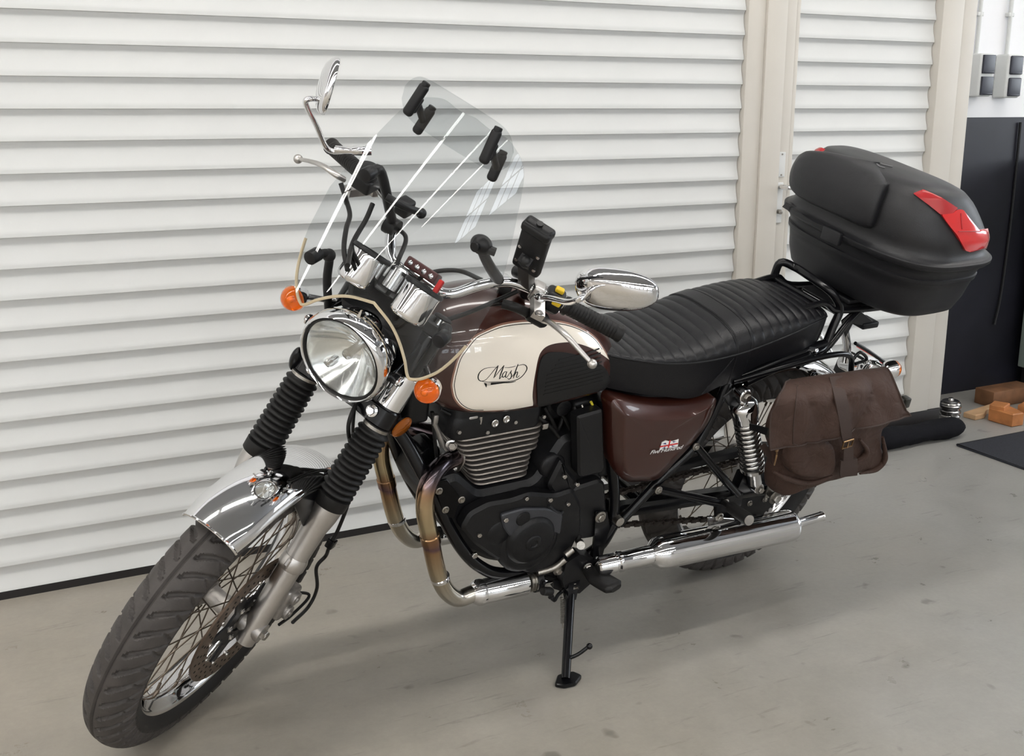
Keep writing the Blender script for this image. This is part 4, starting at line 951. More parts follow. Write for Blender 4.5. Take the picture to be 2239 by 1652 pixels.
# winged script logo
LG = [([(0.9011,0.1328,0.8318), (0.9168,0.1318,0.8332), (0.9298,0.1311,0.8323), (0.9399,0.1312,0.8261), (0.9435,0.1320,0.8171), (0.9414,0.1330,0.8098), (0.9349,0.1341,0.8065), (0.9270,0.1347,0.8084), (0.9194,0.1345,0.8155), (0.9101,0.1335,0.8260), (0.9000,0.1321,0.8352)], [3,4,6,11,15,13,8,5,5,6,8]),
      ([(0.9000,0.1320,0.8355), (0.9027,0.1336,0.8275), (0.9061,0.1348,0.8186), (0.9088,0.1357,0.8102)], [9,14,13,6]), ([(0.9068,0.1355,0.8124), (0.8983,0.1346,0.8224), (0.8872,0.1328,0.8336)], [4,6,8]), ([(0.8869,0.1327,0.8342), (0.8904,0.1344,0.8252), (0.8941,0.1358,0.8156), (0.8962,0.1366,0.8063)], [9,15,14,6]), ([(0.8962,0.1366,0.8063), (0.8925,0.1365,0.8098), (0.8894,0.1363,0.8126)], [6,5,4]),
      ([(0.8800,0.1355,0.8200), (0.8844,0.1353,0.8206), (0.8892,0.1359,0.8158), (0.8892,0.1365,0.8102), (0.8854,0.1367,0.8097), (0.8818,0.1363,0.8140), (0.8796,0.1355,0.8200)], [6,7,12,12,7,6,8]), ([(0.8796,0.1355,0.8203), (0.8818,0.1363,0.8140), (0.8819,0.1369,0.8087), (0.8785,0.1369,0.8087), (0.8742,0.1363,0.8145), (0.8685,0.1353,0.8215)], [9,12,10,6,5,5]),
      ([(0.8685,0.1353,0.8215), (0.8705,0.1359,0.8171), (0.8682,0.1367,0.8112), (0.8696,0.1373,0.8050), (0.8741,0.1374,0.8032), (0.8773,0.1372,0.8061)], [6,11,13,12,9,6]), ([(0.8676,0.1370,0.8079), (0.8627,0.1365,0.8120), (0.8572,0.1347,0.8238), (0.8536,0.1329,0.8321)], [4,5,6,9]),
      ([(0.8536,0.1329,0.8321), (0.8572,0.1347,0.8238), (0.8615,0.1366,0.8118), (0.8634,0.1374,0.8037)], [9,14,14,7]), ([(0.8619,0.1369,0.8087), (0.8577,0.1361,0.8152), (0.8542,0.1359,0.8155), (0.8550,0.1366,0.8100), (0.8563,0.1371,0.8054), (0.8532,0.1372,0.8041), (0.8491,0.1368,0.8075)], [5,7,10,12,10,6,4]),
      ([(0.9397,0.1334,0.8076), (0.9233,0.1353,0.8034), (0.8967,0.1370,0.8006), (0.8727,0.1377,0.7981), (0.8570,0.1376,0.7985), (0.8451,0.1371,0.8028), (0.8360,0.1360,0.8110), (0.8317,0.1346,0.8190), (0.8341,0.1335,0.8256), (0.8405,0.1331,0.8292), (0.8486,0.1333,0.8294), (0.8539,0.1337,0.8286)], [4,5,6,6,8,9,10,14,12,8,5,3]),
      ([(0.8851,0.1338,0.8295), (0.8748,0.1341,0.8281), (0.8644,0.1339,0.8285), (0.8592,0.1337,0.8290)], [3,5,5,3]),
      ([(0.9143,0.1361,0.7982), (0.9030,0.1367,0.7978), (0.8862,0.1375,0.7972), (0.8689,0.1378,0.7953), (0.8567,0.1378,0.7956)], [34,26,17,12,4])]
u_ = .16079/1075
for i in range(1):
    lg = MB()
    for pts, wd in LG: ribbon(xz(pts), [q*u_ for q in wd], tsurf, .0016, lg)
    lg.add([tsurf(p[0], p[2], .0016) for p in ((0.9303,0.1348,0.8023), (0.9244,0.1353,0.8008), (0.9230,0.1355,0.7973), (0.9235,0.1356,0.7907))], [(0, 1, 2, 3)])
    lgo = obj('tank_logo', lg, BLK, tank, 'black script lettering Mash in a looped frame')
    lg = MB(); lg.add([tsurf(p[0], p[2], .0014) for p in ((0.9238,0.1354,0.8010), (0.9150,0.1359,0.8016), (0.9142,0.1362,0.7949), (0.9224,0.1356,0.7947))], [(0, 1, 2, 3)]); obj('logo_flag_field', lg, mat('logo_grey', (.5, .45, .4), .4), lgo)
mb = MB(); mb.lathe(A(.845, 0, .950), (-.02, 0, 1), [(0, .034), (.008, .036), (.014, .034), (.020, .026), (.022, .003)], 32); part('fuel_cap', mb, CH)

# ---------------------------------------------------------------- seat
SXs = [-.095, -.085, -.05, 0, .066, .15, .243, .35, .445, .52, .60, .622]
SWd = [.030, .075, .108, .126, .136, .140, .142, .140, .132, .122, .106, .100]
STp = [.803, .820, .838, .848, .853, .850, .836, .806, .796, .800, .812, .815]
SWl = [.790, .805, .817, .818, .806, .790, .775, .768, .772, .785, .802, .808]
SBt = [.752, .748, .744, .742, .736, .728, .700, .668, .684, .70, .722, .730]
def seat_ring(x):
    W_, T_, S_, B_ = (sspl(SXs, q, x) for q in (SWd, STp, SWl, SBt)); n = 18; o = []
    B_ = B_ if x < .215 else min(B_, .690 if x < .30 else B_)
    for k in range(7): t = k/6; o.append((x, W_*(.93+.07*sin(t*pi/2)), B_+(S_-B_)*t))
    g = 0
    if -.06 < x < .590:
        q = (x/.0285) % 1.0; g = -.0042*(1-abs(sin(pi*q))**.45)
        if .214 < x < .254: g = .0018
    st_ = .0012 if .214 < x < .254 else 0
    o = [(a, b+st_, c) for a, b, c in o]
    for k in range(1, n+1):
        t = k/n; a = t*pi/2; y = W_*cos(a)**.75; z = S_+(T_-S_)*sin(a)**.8
        f = min(1, max(0, (t-.08)/.10))*1.0
        z += g*f*(.45+.55*sin(a)); y += g*f*.5*cos(a); o.append((x, y, z))
    return o+[(a, -b, c) for a, b, c in o[:-1][::-1]]
sx = [-.095+.717*k/420 for k in range(421)]
mb = MB(); mb.rings([seat_ring(x) for x in sx]); seat = part('seat', mb, SEATM, 'B', 'long black seat with transverse pleats', ang=45)
for s in (1, -1):
    P = [A(x, s*(sspl(SXs, SWd, x)+.0008), sspl(SXs, SWl, x)) for x in np.linspace(-.09, .60, 50)]
    mb = MB(); mb.tube(P, .0022, 8); obj('seat_piping', mb, SEATM, seat)
    mb = MB(); mb.tube([A(x, s*(sspl(SXs, SWd, x)*.985+.001), z) for x, z in ((.262, .765), (.285, .735), (.315, .705), (.335, .680))], .0018, 8, sm=4); obj('seat_seam', mb, SEATM, seat)
for xx in (.213, .254):
    R_ = seat_ring(xx); mb = MB(); mb.tube([A(*p)+A(0, 0, .0008) for p in R_], .0013, 6); obj('strap_seam', mb, SEATM, seat)
mb = MB(); mb.plate([A(.61, -.09, .72), A(.61, .09, .72), A(.20, .10, .70), A(-.06, .07, .765), A(-.06, -.07, .765), A(.20, -.10, .70)], (0, 0, .02), .003); part('seat_base', mb, BPL)

# ---------------------------------------------------------------- side covers
so = [(0.5942,0.1400,0.6726), (0.5997,0.1400,0.7002), (0.5841,0.1400,0.7091), (0.5161,0.1400,0.6859), (0.4334,0.1400,0.6670), (0.3504,0.1400,0.6600), (0.2931,0.1400,0.6651), (0.2840,0.1400,0.6363), (0.2968,0.1400,0.5882), (0.3315,0.1400,0.5414), (0.3697,0.1400,0.5029), (0.4130,0.1400,0.4630), (0.4685,0.1400,0.4675), (0.5180,0.1400,0.4810), (0.5547,0.1400,0.5266), (0.5793,0.1400,0.6047)]
si = [(0.5690,0.1620,0.6569), (0.5707,0.1620,0.6771), (0.5514,0.1620,0.6690), (0.5126,0.1620,0.6549), (0.4439,0.1620,0.6400), (0.3761,0.1620,0.6375), (0.3255,0.1600,0.6507), (0.3254,0.1600,0.6396), (0.3396,0.1620,0.6024), (0.3710,0.1620,0.5621), (0.4091,0.1620,0.5270), (0.4477,0.1620,0.4946), (0.4915,0.1620,0.4991), (0.5196,0.1620,0.5077), (0.5420,0.1620,0.5398), (0.5605,0.1620,0.6043)]
for s in (1, -1):
    M1 = A(1, s, 1); mb = MB()
    o_ = [A(*p) for p in so]; i_ = [A(*p) for p in si]
    c = sum(i_)/len(i_)
    rs = []
    for f, yy in ((0, .095), (0, None), (.10, None), (.55, None), (.90, None), (1, None)):
        ring = []
        for a, b in zip(o_, i_):
            k = sin(f*pi/2) if 0 else f; p = a+(b-a)*f; p = p.copy(); p[1] = a[1]+(b[1]-a[1])*(f+.12*sin(f*pi))
            if yy: p[1] = yy
            ring.append(p)
        rs.append(spl(ring, 4, True))
    last = [A(*p) for p in rs[-1]]
    for f, dy in ((.06, .0004), (.35, .0012), (.7, .0018)): rs.append([p+(c-p)*f+A(0, dy, 0) for p in last])
    rs = [[p*M1 for p in r] for r in rs]; mb.rings(rs); sc_ = part('side_cover', mb, BROWN, 'B', 'brown metallic side cover with flag badge' if s > 0 else None, ang=50)
    if s > 0:
        by = .1645
        def bs_(x, z, off): return A(x, by+off, z)
        fo = [(0.4502,0.1640,0.5863), (0.4402,0.1640,0.5893), (0.4269,0.1640,0.5842), (0.4159,0.1640,0.5833), (0.4016,0.1640,0.5855), (0.3993,0.1640,0.5651), (0.4116,0.1640,0.5651), (0.4255,0.1640,0.5666), (0.4393,0.1640,0.5681), (0.4532,0.1640,0.5647)]
        WHB = mat('badge_white', (.85, .85, .85), .3); RDB = mat('badge_red', (.6, .02, .02), .3); BLB = mat('badge_blue', (.03, .04, .16), .3)
        fl = decal(xz(fo), bs_, .0012, 'flag_badge', WHB, sc_, .004, lab='small red white and blue flag badge')
        cx_ = [(p[0], p[2]) for p in ((0.4542,0.1655,0.5756), (0.4013,0.1655,0.5739))]; cy_ = [(p[0], p[2]) for p in ((0.4276,0.1655,0.5877), (0.4283,0.1655,0.5680))]
        mb = MB(); ribbon(cx_, .0036, bs_, .0017, mb, sm=2); ribbon(cy_, .0040, bs_, .0017, mb, sm=2); obj('flag_cross', mb, RDB, fl)
        for q in ([(0.4490,0.1655,0.5820), (0.4401,0.1655,0.5840), (0.4361,0.1655,0.5782)], [(0.4199,0.1655,0.5837), (0.4086,0.1655,0.5815), (0.4161,0.1655,0.5793)], [(0.4485,0.1655,0.5683), (0.4379,0.1655,0.5687), (0.4377,0.1655,0.5736)], [(0.4176,0.1655,0.5684), (0.4065,0.1655,0.5674), (0.4199,0.1655,0.5726)]):
            mb = MB(); mb.add([bs_(p[0], p[2], .0015) for p in q], [(0, 1, 2)]); obj('flag_quarter', mb, BLB, fl)
        # lettering below the flag
        tc_ = bpy.data.curves.new('t', 'FONT'); tc_.body = 'Five Hundred'; tc_.size = 1; tc_.shear = .35; tc_.extrude = 0; tc_.space_character = .92; tc_.offset = .012; tc_.resolution_u = 3
        to = bpy.data.objects.new('t', tc_); COL.objects.link(to); bpy.context.view_layer.update()
        me = bpy.data.meshes.new_from_object(to.evaluated_get(bpy.context.evaluated_depsgraph_get())); bpy.data.objects.remove(to)
        p0, p1 = A(*(0.4828,0.1655,0.5617)), A(*(0.3837,0.1655,0.5579)); ux = p1-p0; wv = max(v.co.x for v in me.vertices); hv = .0145
        uz = A(0, 0, 1)
        mb = MB(); mb.add([p0+ux*(v.co.x/wv)+uz*(v.co.y*hv)+A(0, .0022, 0) for v in me.vertices], [tuple(f.vertices) for f in me.polygons])
        obj('badge_lettering', mb, mat('badge_silver', (.72, .72, .72), .35), sc_, 'silver slanted lettering under the flag', recalc=False)

# ---------------------------------------------------------------- frame
def tube(name, P, r, m=BLK, sm=6, n=14, fr='B', lab=None, parent=None): mb = MB(); mb.tube(P, r, n, sm=sm); return part(name, mb, m, fr, lab, parent)
HDp, HDq = FP(.49, 0)-FWD*.0547, FP(.70, 0)-FWD*.0547
tube('frame_spine', [HDq-SA*.04, A(.95, 0, .86), A(.75, 0, .80), A(.60, 0, .74)], .026)
for s in (1, -1):
    tube('frame_cradle_tube', [HDp+SA*.01+A(-.01, .010*s, 0), A(1.062, .035*s, .66), A(1.018, .075*s, .575), A(.984, .095*s, .50), A(.947, .100*s, .425), A(.905, .102*s, .355), A(.862, .104*s, .305), A(.805, .105*s, .268), A(.70, .106*s, .246), A(.60, .108*s, .246), A(.53, .110*s, .275), A(.498, .110*s, .335)], .0145)
    tube('frame_seat_tube', [A(.498, .108*s, .32), A(.512, .108*s, .42), A(.548, .105*s, .55), A(.588, .095*s, .68), A(.60, .06*s, .735)], .0135)
    tube('frame_seat_rail', [A(.60, .07*s, .735), A(.40, .10*s, .690), A(.234, .115*s, .690), A(.05, .115*s, .725), A(-.10, .105*s, .742)], .0125)
    tube('frame_stay', [A(.49, .118*s, .335), A(.386, .120*s, .446), A(.292, .122*s, .535), A(.236, .118*s, .69)], .0115)
    mb = MB(); mb.plate([(1.0066,0.1050,0.5670), (0.9744,0.1050,0.5656), (0.9356,0.1050,0.5105), (0.9465,0.1050,0.4598), (0.9721,0.1050,0.4720)], (0, .006, 0), .001)
    ep = part('engine_mount_plate', mb, BLK)
    if s > 0:
        for p in ((0.9915,0.1120,0.5418), (0.9709,0.1120,0.4894), (0.9344,0.1120,0.5066)):
            mb = MB(); mb.bolt(p, (0, 1, 0), .0058, .006); obj('mount_bolt', mb, STEEL, ep)
mb = MB(); mb.plate([A(1.03, -.03, .60), A(1.03, .03, .60), A(1.075, .025, .70), A(1.075, -.025, .70)], A(-.02, 0, 0), .004); part('front_engine_bracket', mb, BLKM)
mb = MB(); mb.tube([A(.50, -.13, .355), A(.50, .135, .355)], .012, 14); part('swingarm_pivot', mb, STEEL)
p = A(*(0.5637,0.1350,0.3858)); mb = MB(); mb.bolt(p, (0, 1, 0), .0105, .008); mb.cyl(p-A(0, .03, 0), p, .009); part('pivot_nut', mb, STEEL)
mb = MB(); mb.plate([(0.5762,0.1240,0.4009), (0.5417,0.1240,0.3926), (0.5251,0.1240,0.3424), (0.5313,0.1240,0.2356), (0.5584,0.1240,0.2363), (0.5673,0.1240,0.3266)], (0, .007, 0), .001); part('pivot_plate', mb, BLK)

# ---------------------------------------------------------------- engine
eng = None
def xzp(L_, y): return [A(x, y, z) for x, z in L_]
cc_ = [(1.00, .50), (.985, .55), (.94, .56), (.88, .50), (.74, .50), (.68, .60), (.60, .61), (.55, .58), (.535, .40), (.58, .31), (.66, .275), (.74, .262), (.83, .30), (.90, .35), (.965, .43)]
mb = MB(); mb.plate(rounded(xzp(cc_, -.11), .015), A(0, .205, 0), .012); part('crankcase', mb, BLKM, label='matt black crankcase')
lcv = [(0.9360,0.1100,0.4426), (0.9200,0.1100,0.4782), (0.8746,0.1100,0.4937), (0.8165,0.1100,0.4898), (0.7703,0.1100,0.4962), (0.7005,0.1100,0.4754), (0.6515,0.1100,0.4793), (0.6210,0.1100,0.4281), (0.6076,0.1100,0.3537), (0.6309,0.1100,0.2869), (0.6830,0.1100,0.2517), (0.7352,0.1100,0.2625), (0.7963,0.1100,0.3019), (0.8499,0.1100,0.3461), (0.8959,0.1100,0.3896)]
mb = MB(); mb.plate(rounded([A(p[0], .094, p[2]) for p in lcv], .012), A(0, .036, 0), .007); lc_ = part('left_engine_cover', mb, BLKM)
c = A(*(0.7548,0.1480,0.3715)); 
mb = MB(); mb.lathe(A(*(0.7520,0.1350,0.3566))-A(0, .020, 0), (0, 1, 0), [(0, .080), (.012, .079), (.017, .074), (.020, .066), (.021, .060), (.021, .002)], 64); part('crank_cover', mb, BLKM)
mb = MB(); mb.lathe(c-A(0, .022, 0), (0, 1, 0), [(0, .066), (.010, .064), (.016, .060), (.020, .055), (.0225, .052), (.0235, .026), (.024, .021), (.026, .020), (.0275, .017), (.0275, .010), (.025, .008), (.025, .001)], 64); part('alternator_cover', mb, BLKM, label='round dark engine cover', ang=50)
mb = MB(); mb.plate(rounded([A(p[0], .1255, p[2]) for p in ((0.8447,0.1300,0.4612), (0.7892,0.1300,0.4649), (0.7245,0.1300,0.4494), (0.6762,0.1300,0.4253), (0.6735,0.1300,0.3647), (0.7336,0.1300,0.3991), (0.8005,0.1300,0.3785), (0.8327,0.1300,0.4241))], .010), A(0, .0125, 0), .003); part('cover_panel', mb, mat('paler_cover_panel', (.055, .057, .065), .42, .4))  # paler tone than the covers around it
c = A(*(0.7852,0.1420,0.4376)); mb = MB(); mb.lathe(c-A(0, .014, 0), (0, 1, 0), [(0, .019), (.010, .0185), (.013, .016), (.014, .004)], 24); part('timing_plug', mb, BLKM)
c = A(*(0.8378,0.1350,0.4067)); mb = MB(); mb.lathe(c-A(0, .018, 0), (0, 1, 0), [(0, .033), (.012, .032), (.016, .027), (.017, .003)], 32); part('cover_boss', mb, BLKM)
mb = MB(); mb.plate(rounded([A(p[0], .088, p[2]) for p in ((0.6478,0.1150,0.4754), (0.5754,0.1150,0.4831), (0.5576,0.1150,0.4716), (0.5257,0.1150,0.3498), (0.5536,0.1150,0.3141), (0.6047,0.1150,0.3194), (0.6456,0.1150,0.3537))], .012), A(0, .034, 0), .006); part('sprocket_cover', mb, BLKM, label='matt black sprocket cover')
c = A(*(0.6946,0.1000,0.5293)); mb = MB(); mb.lathe(c-A(0, .13, 0), (0, 1, 0), [(0, .034), (.120, .034), (.126, .031), (.130, .026), (.131, .003)], 40); part('starter_motor', mb, BLKM)
mb = MB(); mb.plate(rounded([A(p[0], .08, p[2]) for p in ((0.6904,0.1100,0.5611), (0.6658,0.1100,0.5256), (0.6316,0.1100,0.4873), (0.6354,0.1100,0.4379), (0.6843,0.1100,0.4518), (0.7157,0.1100,0.4937))], .012), A(0, .038, 0), .007); part('starter_gear_cover', mb, BLKM)
for px, rr in (((0.8324,0.1380,0.4478), .0065), ((0.7822,0.1320,0.4888), .0055), ((0.7169,0.1320,0.4699), .0062), ((0.6650,0.1320,0.4465), .0055), ((0.6808,0.1220,0.5180), .0062), ((0.6424,0.1240,0.4898), .006), ((0.8918,0.1320,0.4185), .006), ((0.8858,0.1150,0.3506), .008), ((0.7896,0.1250,0.2967), .005)):
    mb = MB(); mb.bolt(px, (0, 1, 0), rr, .006, False); part('engine_bolt', mb, BOLT)
mb = MB(); mb.tube([(0.7165,0.1320,0.4525), (0.6961,0.1340,0.4327), (0.6823,0.1340,0.4244)], .004, 8, sm=4); mb.tube([(0.7039,0.1330,0.3936), (0.6969,0.1340,0.4153), (0.6742,0.1340,0.4274)], .003, 8, sm=4); part('clutch_arm', mb, BLKC)
# cylinder with cooling fins
zf0, zf1, nf = .463, .634, 13
mb = MB(); mb.plate(rounded(xzp([(.915, .645), (.75, .645), (.76, .455), (.85, .455)], -.070), .005), A(0, .14, 0), .004); part('cylinder_barrel', mb, BLKM)
for k in range(nf):
    z = zf0+(zf1-zf0)*k/(nf-1); f = k/(nf-1); xf = .865+.082*f; xr = .742-(.012 if k > 7 else 0)-.004*f; w_ = .078+.010*f
    P = [A(xf, -w_, z), A(xf, w_, z), A(xr, w_, z), A(xr, -w_, z)]; P = rounded(P, .030, 7)
    mb = MB(); mb.plate(P, A(0, 0, .0048), .0019); part('cooling_fin', mb, FIN)
mb = MB()
hp_ = rounded([A(.962, -.088, .640), A(.962, .088, .640), A(.735, .088, .640), A(.735, -.088, .640)], .030, 6)
rs = [[p+A(0, 0, d)+(A(.85, 0, p[2])-p)*A(k, k, 0) for p in hp_] for d, k in ((0, .02), (.006, 0), (.040, 0), (.048, .04), (.052, .05), (.086, .08), (.094, .14))]
mb.rings(rs); part('cylinder_head', mb, BLKM, label='matt black cylinder head', ang=50)
for px in ((0.8630,0.0900,0.6714), (0.8357,0.0900,0.6765)):
    mb = MB(); mb.lathe(px, (0, 1, .15), [(0, .0085), (.004, .0085), (.005, .0065), (.003, .004), (.003, .001)], 20); part('rocker_shaft_cap', mb, BOLT)
for px in ((0.9476,0.0900,0.6648), (0.8783,0.0900,0.6517), (0.8112,0.0900,0.6642), (0.7379,0.0880,0.6635)):
    mb = MB(); mb.bolt(px, (0, 1, .2), .005, .005, False); part('head_bolt', mb, BOLT)
mb = MB(); mb.rbox(A(*(0.9121,0.0750,0.6786)), (.026, .02, .030), None, .005, 2); mb.tube([(0.9023,0.0800,0.6662), (0.8949,0.0850,0.6733), (0.8948,0.0850,0.6900)], .0035, 8, sm=3); part('decompression_bracket', mb, ALU)
mb = MB(); mb.rbox(A(*(0.7290,0.0880,0.6375)), (.014, .006, .014), None, .001, 1); part('head_tag', mb, BOLT)
mb = MB(); mb.tube([(0.9849,0.0500,0.6921), (0.9847,0.0500,0.6700), (0.9737,0.0500,0.6457), (0.9590,0.0500,0.6089)], .0065, 10, sm=4); mb.rbox(A(*(0.9848,0.0500,0.6811)), (.012, .014, .022), None, .003, 1); part('coolant_bracket', mb, ALUR)
mb = MB(); mb.bolt((0.9439,0.0600,0.6141), (.3, 1, .2), .009, .008); part('head_bolt', mb, BOLT)
# exhaust flange
fc = A(*(0.9212,0.0520,0.5760)); fd = nrm(A(*(0.9676,0.0750,0.5823))-fc)
a_, b_, _ = frame(fd, (0, 0, 1)); mb = MB(); mb.plate(rounded([fc+a_*x+b_*y for x, y in ((-.012, -.033), (.012, -.033), (.024, 0), (.012, .033), (-.012, .033), (-.024, 0))], .008, 4), fd*.006, .001); fl_ = part('exhaust_flange', mb, STEEL)
for y in (-.028, .028): mb = MB(); mb.bolt(fc+b_*y+fd*.006, fd, .0062, .009); obj('flange_nut', mb, BOLT, fl_)
# intake, carburettor, cables and black box
mb = MB(); mb.lathe(A(.745, 0, .665), (-1, 0, .05), [(0, .028), (.03, .026), (.035, .034), (.085, .034), (.088, .028), (.14, .030)], 28); part('intake_manifold', mb, RUB)
mb = MB(); mb.rbox((.675, .0, .66), (.06, .10, .08), None, .012, 3); mb.cyl((.675, 0, .60), (.675, 0, .72), .024, 20); mb.cyl((.675, .05, .665), (.675, .075, .665), .02, 20, bev=.003); part('throttle_body', mb, BLKM)
mb = MB(); mb.plate(rounded([A(p[0], .095, p[2]) for p in ((0.6756,0.1300,0.6734), (0.6086,0.1300,0.6801), (0.5725,0.1300,0.5218), (0.5775,0.1300,0.5079), (0.6354,0.1300,0.5057), (0.6451,0.1300,0.5176))], .006), A(0, .034, 0), .005); bx = part('battery_box', mb, BPL, label='black battery box')
mb = MB(); mb.rbox((.46, 0, .575), (.22, .20, .22), None, .02, 2); part('air_box', mb, BPL)
mb = MB(); mb.rbox((.61, 0, .60), (.08, .16, .16), None, .015, 2); part('air_duct', mb, BPL)
YW = mat('yellow_wire', (.7, .6, .05), .4)
for P, m_ in (([(0.7119,0.0500,0.6612), (0.6873,0.0600,0.6211), (0.6599,0.0600,0.5677), (0.6393,0.0600,0.5205)], RUB), ([(0.6891,0.0600,0.6686), (0.6568,0.0700,0.6211), (0.6352,0.0700,0.5688), (0.6261,0.0600,0.5178)], RUB), ([(0.6554,0.0500,0.6514), (0.6673,0.0600,0.6114), (0.6791,0.0500,0.5717), (0.6794,0.0400,0.5353)], RUB), ([(0.6402,0.0900,0.6765), (0.6371,0.1000,0.6639), (0.6261,0.1000,0.6443)], STEEL), ([(0.6242,0.1000,0.6874), (0.6156,0.1000,0.6742), (0.6119,0.1000,0.6677)], YW), ([(0.6529,0.0800,0.6674), (0.6485,0.0900,0.6545), (0.6390,0.0900,0.6292), (0.6308,0.0800,0.5919)], RUB), ([(0.7479,0.0700,0.6611), (0.7207,0.0800,0.6385), (0.6918,0.0800,0.6095), (0.6639,0.0800,0.5681)], RUB)):
    hose('wiring_harness', P, .0045 if m_ is RUB else .003, m_, 'B', 6)
for P in ([(0.9930,0.0500,0.6990), (0.9819,0.0500,0.6416), (0.9705,0.0500,0.5826), (0.9588,0.0600,0.5282)], [(0.9719,0.0500,0.7008), (0.9547,0.0600,0.6923), (0.9318,0.0700,0.6827)], [(0.9400,0.0500,0.6052), (0.9211,0.0600,0.6358), (0.9215,0.0700,0.6697)]): hose('wiring_harness', P, .004, RUB, 'B', 6)
mb = MB(); mb.rbox((.90, 0, .755), (.20, .10, .05), None, .012, 2); mb.rbox((1.02, 0, .72), (.05, .09, .10), None, .01, 2); part('ignition_coil', mb, BPL)
mb = MB(); mb.lathe(A(*(0.9778,0.0000,0.5716))+A(-.005, -.03, 0), (0, 1, 0), [(0, .026), (.05, .026), (.056, .022)], 24); part('horn', mb, BLK)

# ---------------------------------------------------------------- exhausts
def heat_mat():
    m = mat('heat_tinted_header', (.4, .3, .2), .16, 1); nt, N, L = nodes(m); b = N['Principled BSDF']; tc = N.new('ShaderNodeTexCoord'); s = N.new('ShaderNodeSeparateXYZ'); L.new(tc.outputs['Object'], s.inputs[0])
    n = N.new('ShaderNodeTexNoise'); n.inputs['Scale'].default_value = 14; L.new(tc.outputs['Object'], n.inputs['Vector'])
    mr = N.new('ShaderNodeMapRange'); mr.inputs[1].default_value = .24; mr.inputs[2].default_value = .64; L.new(s.outputs[2], mr.inputs[0])
    ad = N.new('ShaderNodeMath'); ad.operation = 'MULTIPLY_ADD'; ad.inputs[1].default_value = .14; L.new(n.outputs['Fac'], ad.inputs[0]); L.new(mr.outputs[0], ad.inputs[2])
    r = N.new('ShaderNodeValToRGB'); L.new(ad.outputs[0], r.inputs[0]); e = r.color_ramp.elements
    e[0].position = .05; e[0].color = (.60, .58, .54, 1); e[1].position = 1.0; e[1].color = (.05, .04, .045, 1)
    for p, c in ((.14, (.58, .54, .46, 1)), (.30, (.55, .46, .32, 1)), (.47, (.42, .26, .14, 1)), (.50, (.20, .12, .14, 1)), (.545, (.34, .19, .10, 1)), (.62, (.60, .50, .32, 1)), (.76, (.62, .48, .30, 1)), (.84, (.48, .30, .18, 1)), (.90, (.20, .14, .14, 1)), (.96, (.08, .07, .08, 1))):
        q = e.new(p); q.color = c
    L.new(r.outputs[0], b.inputs['Base Color']); b.inputs['Roughness'].default_value = .2; return m
HEAT = heat_mat()
hp = [A(*p) for p in ((0.9190,0.0500,0.5755), (0.9432,0.0620,0.5785), (0.9757,0.0820,0.5848), (1.0070,0.1020,0.5743), (1.0225,0.1120,0.5432), (1.0202,0.1150,0.4940), (1.0016,0.1150,0.4244), (0.9839,0.1150,0.3577), (0.9663,0.1150,0.3054), (0.9438,0.1150,0.2644), (0.9131,0.1150,0.2370), (0.8757,0.1150,0.2388))]
mu = [A(*p) for p in ((0.4206,0.1950,0.2851), (-0.0296,0.2050,0.2619), (-0.1329,0.2080,0.2663))]
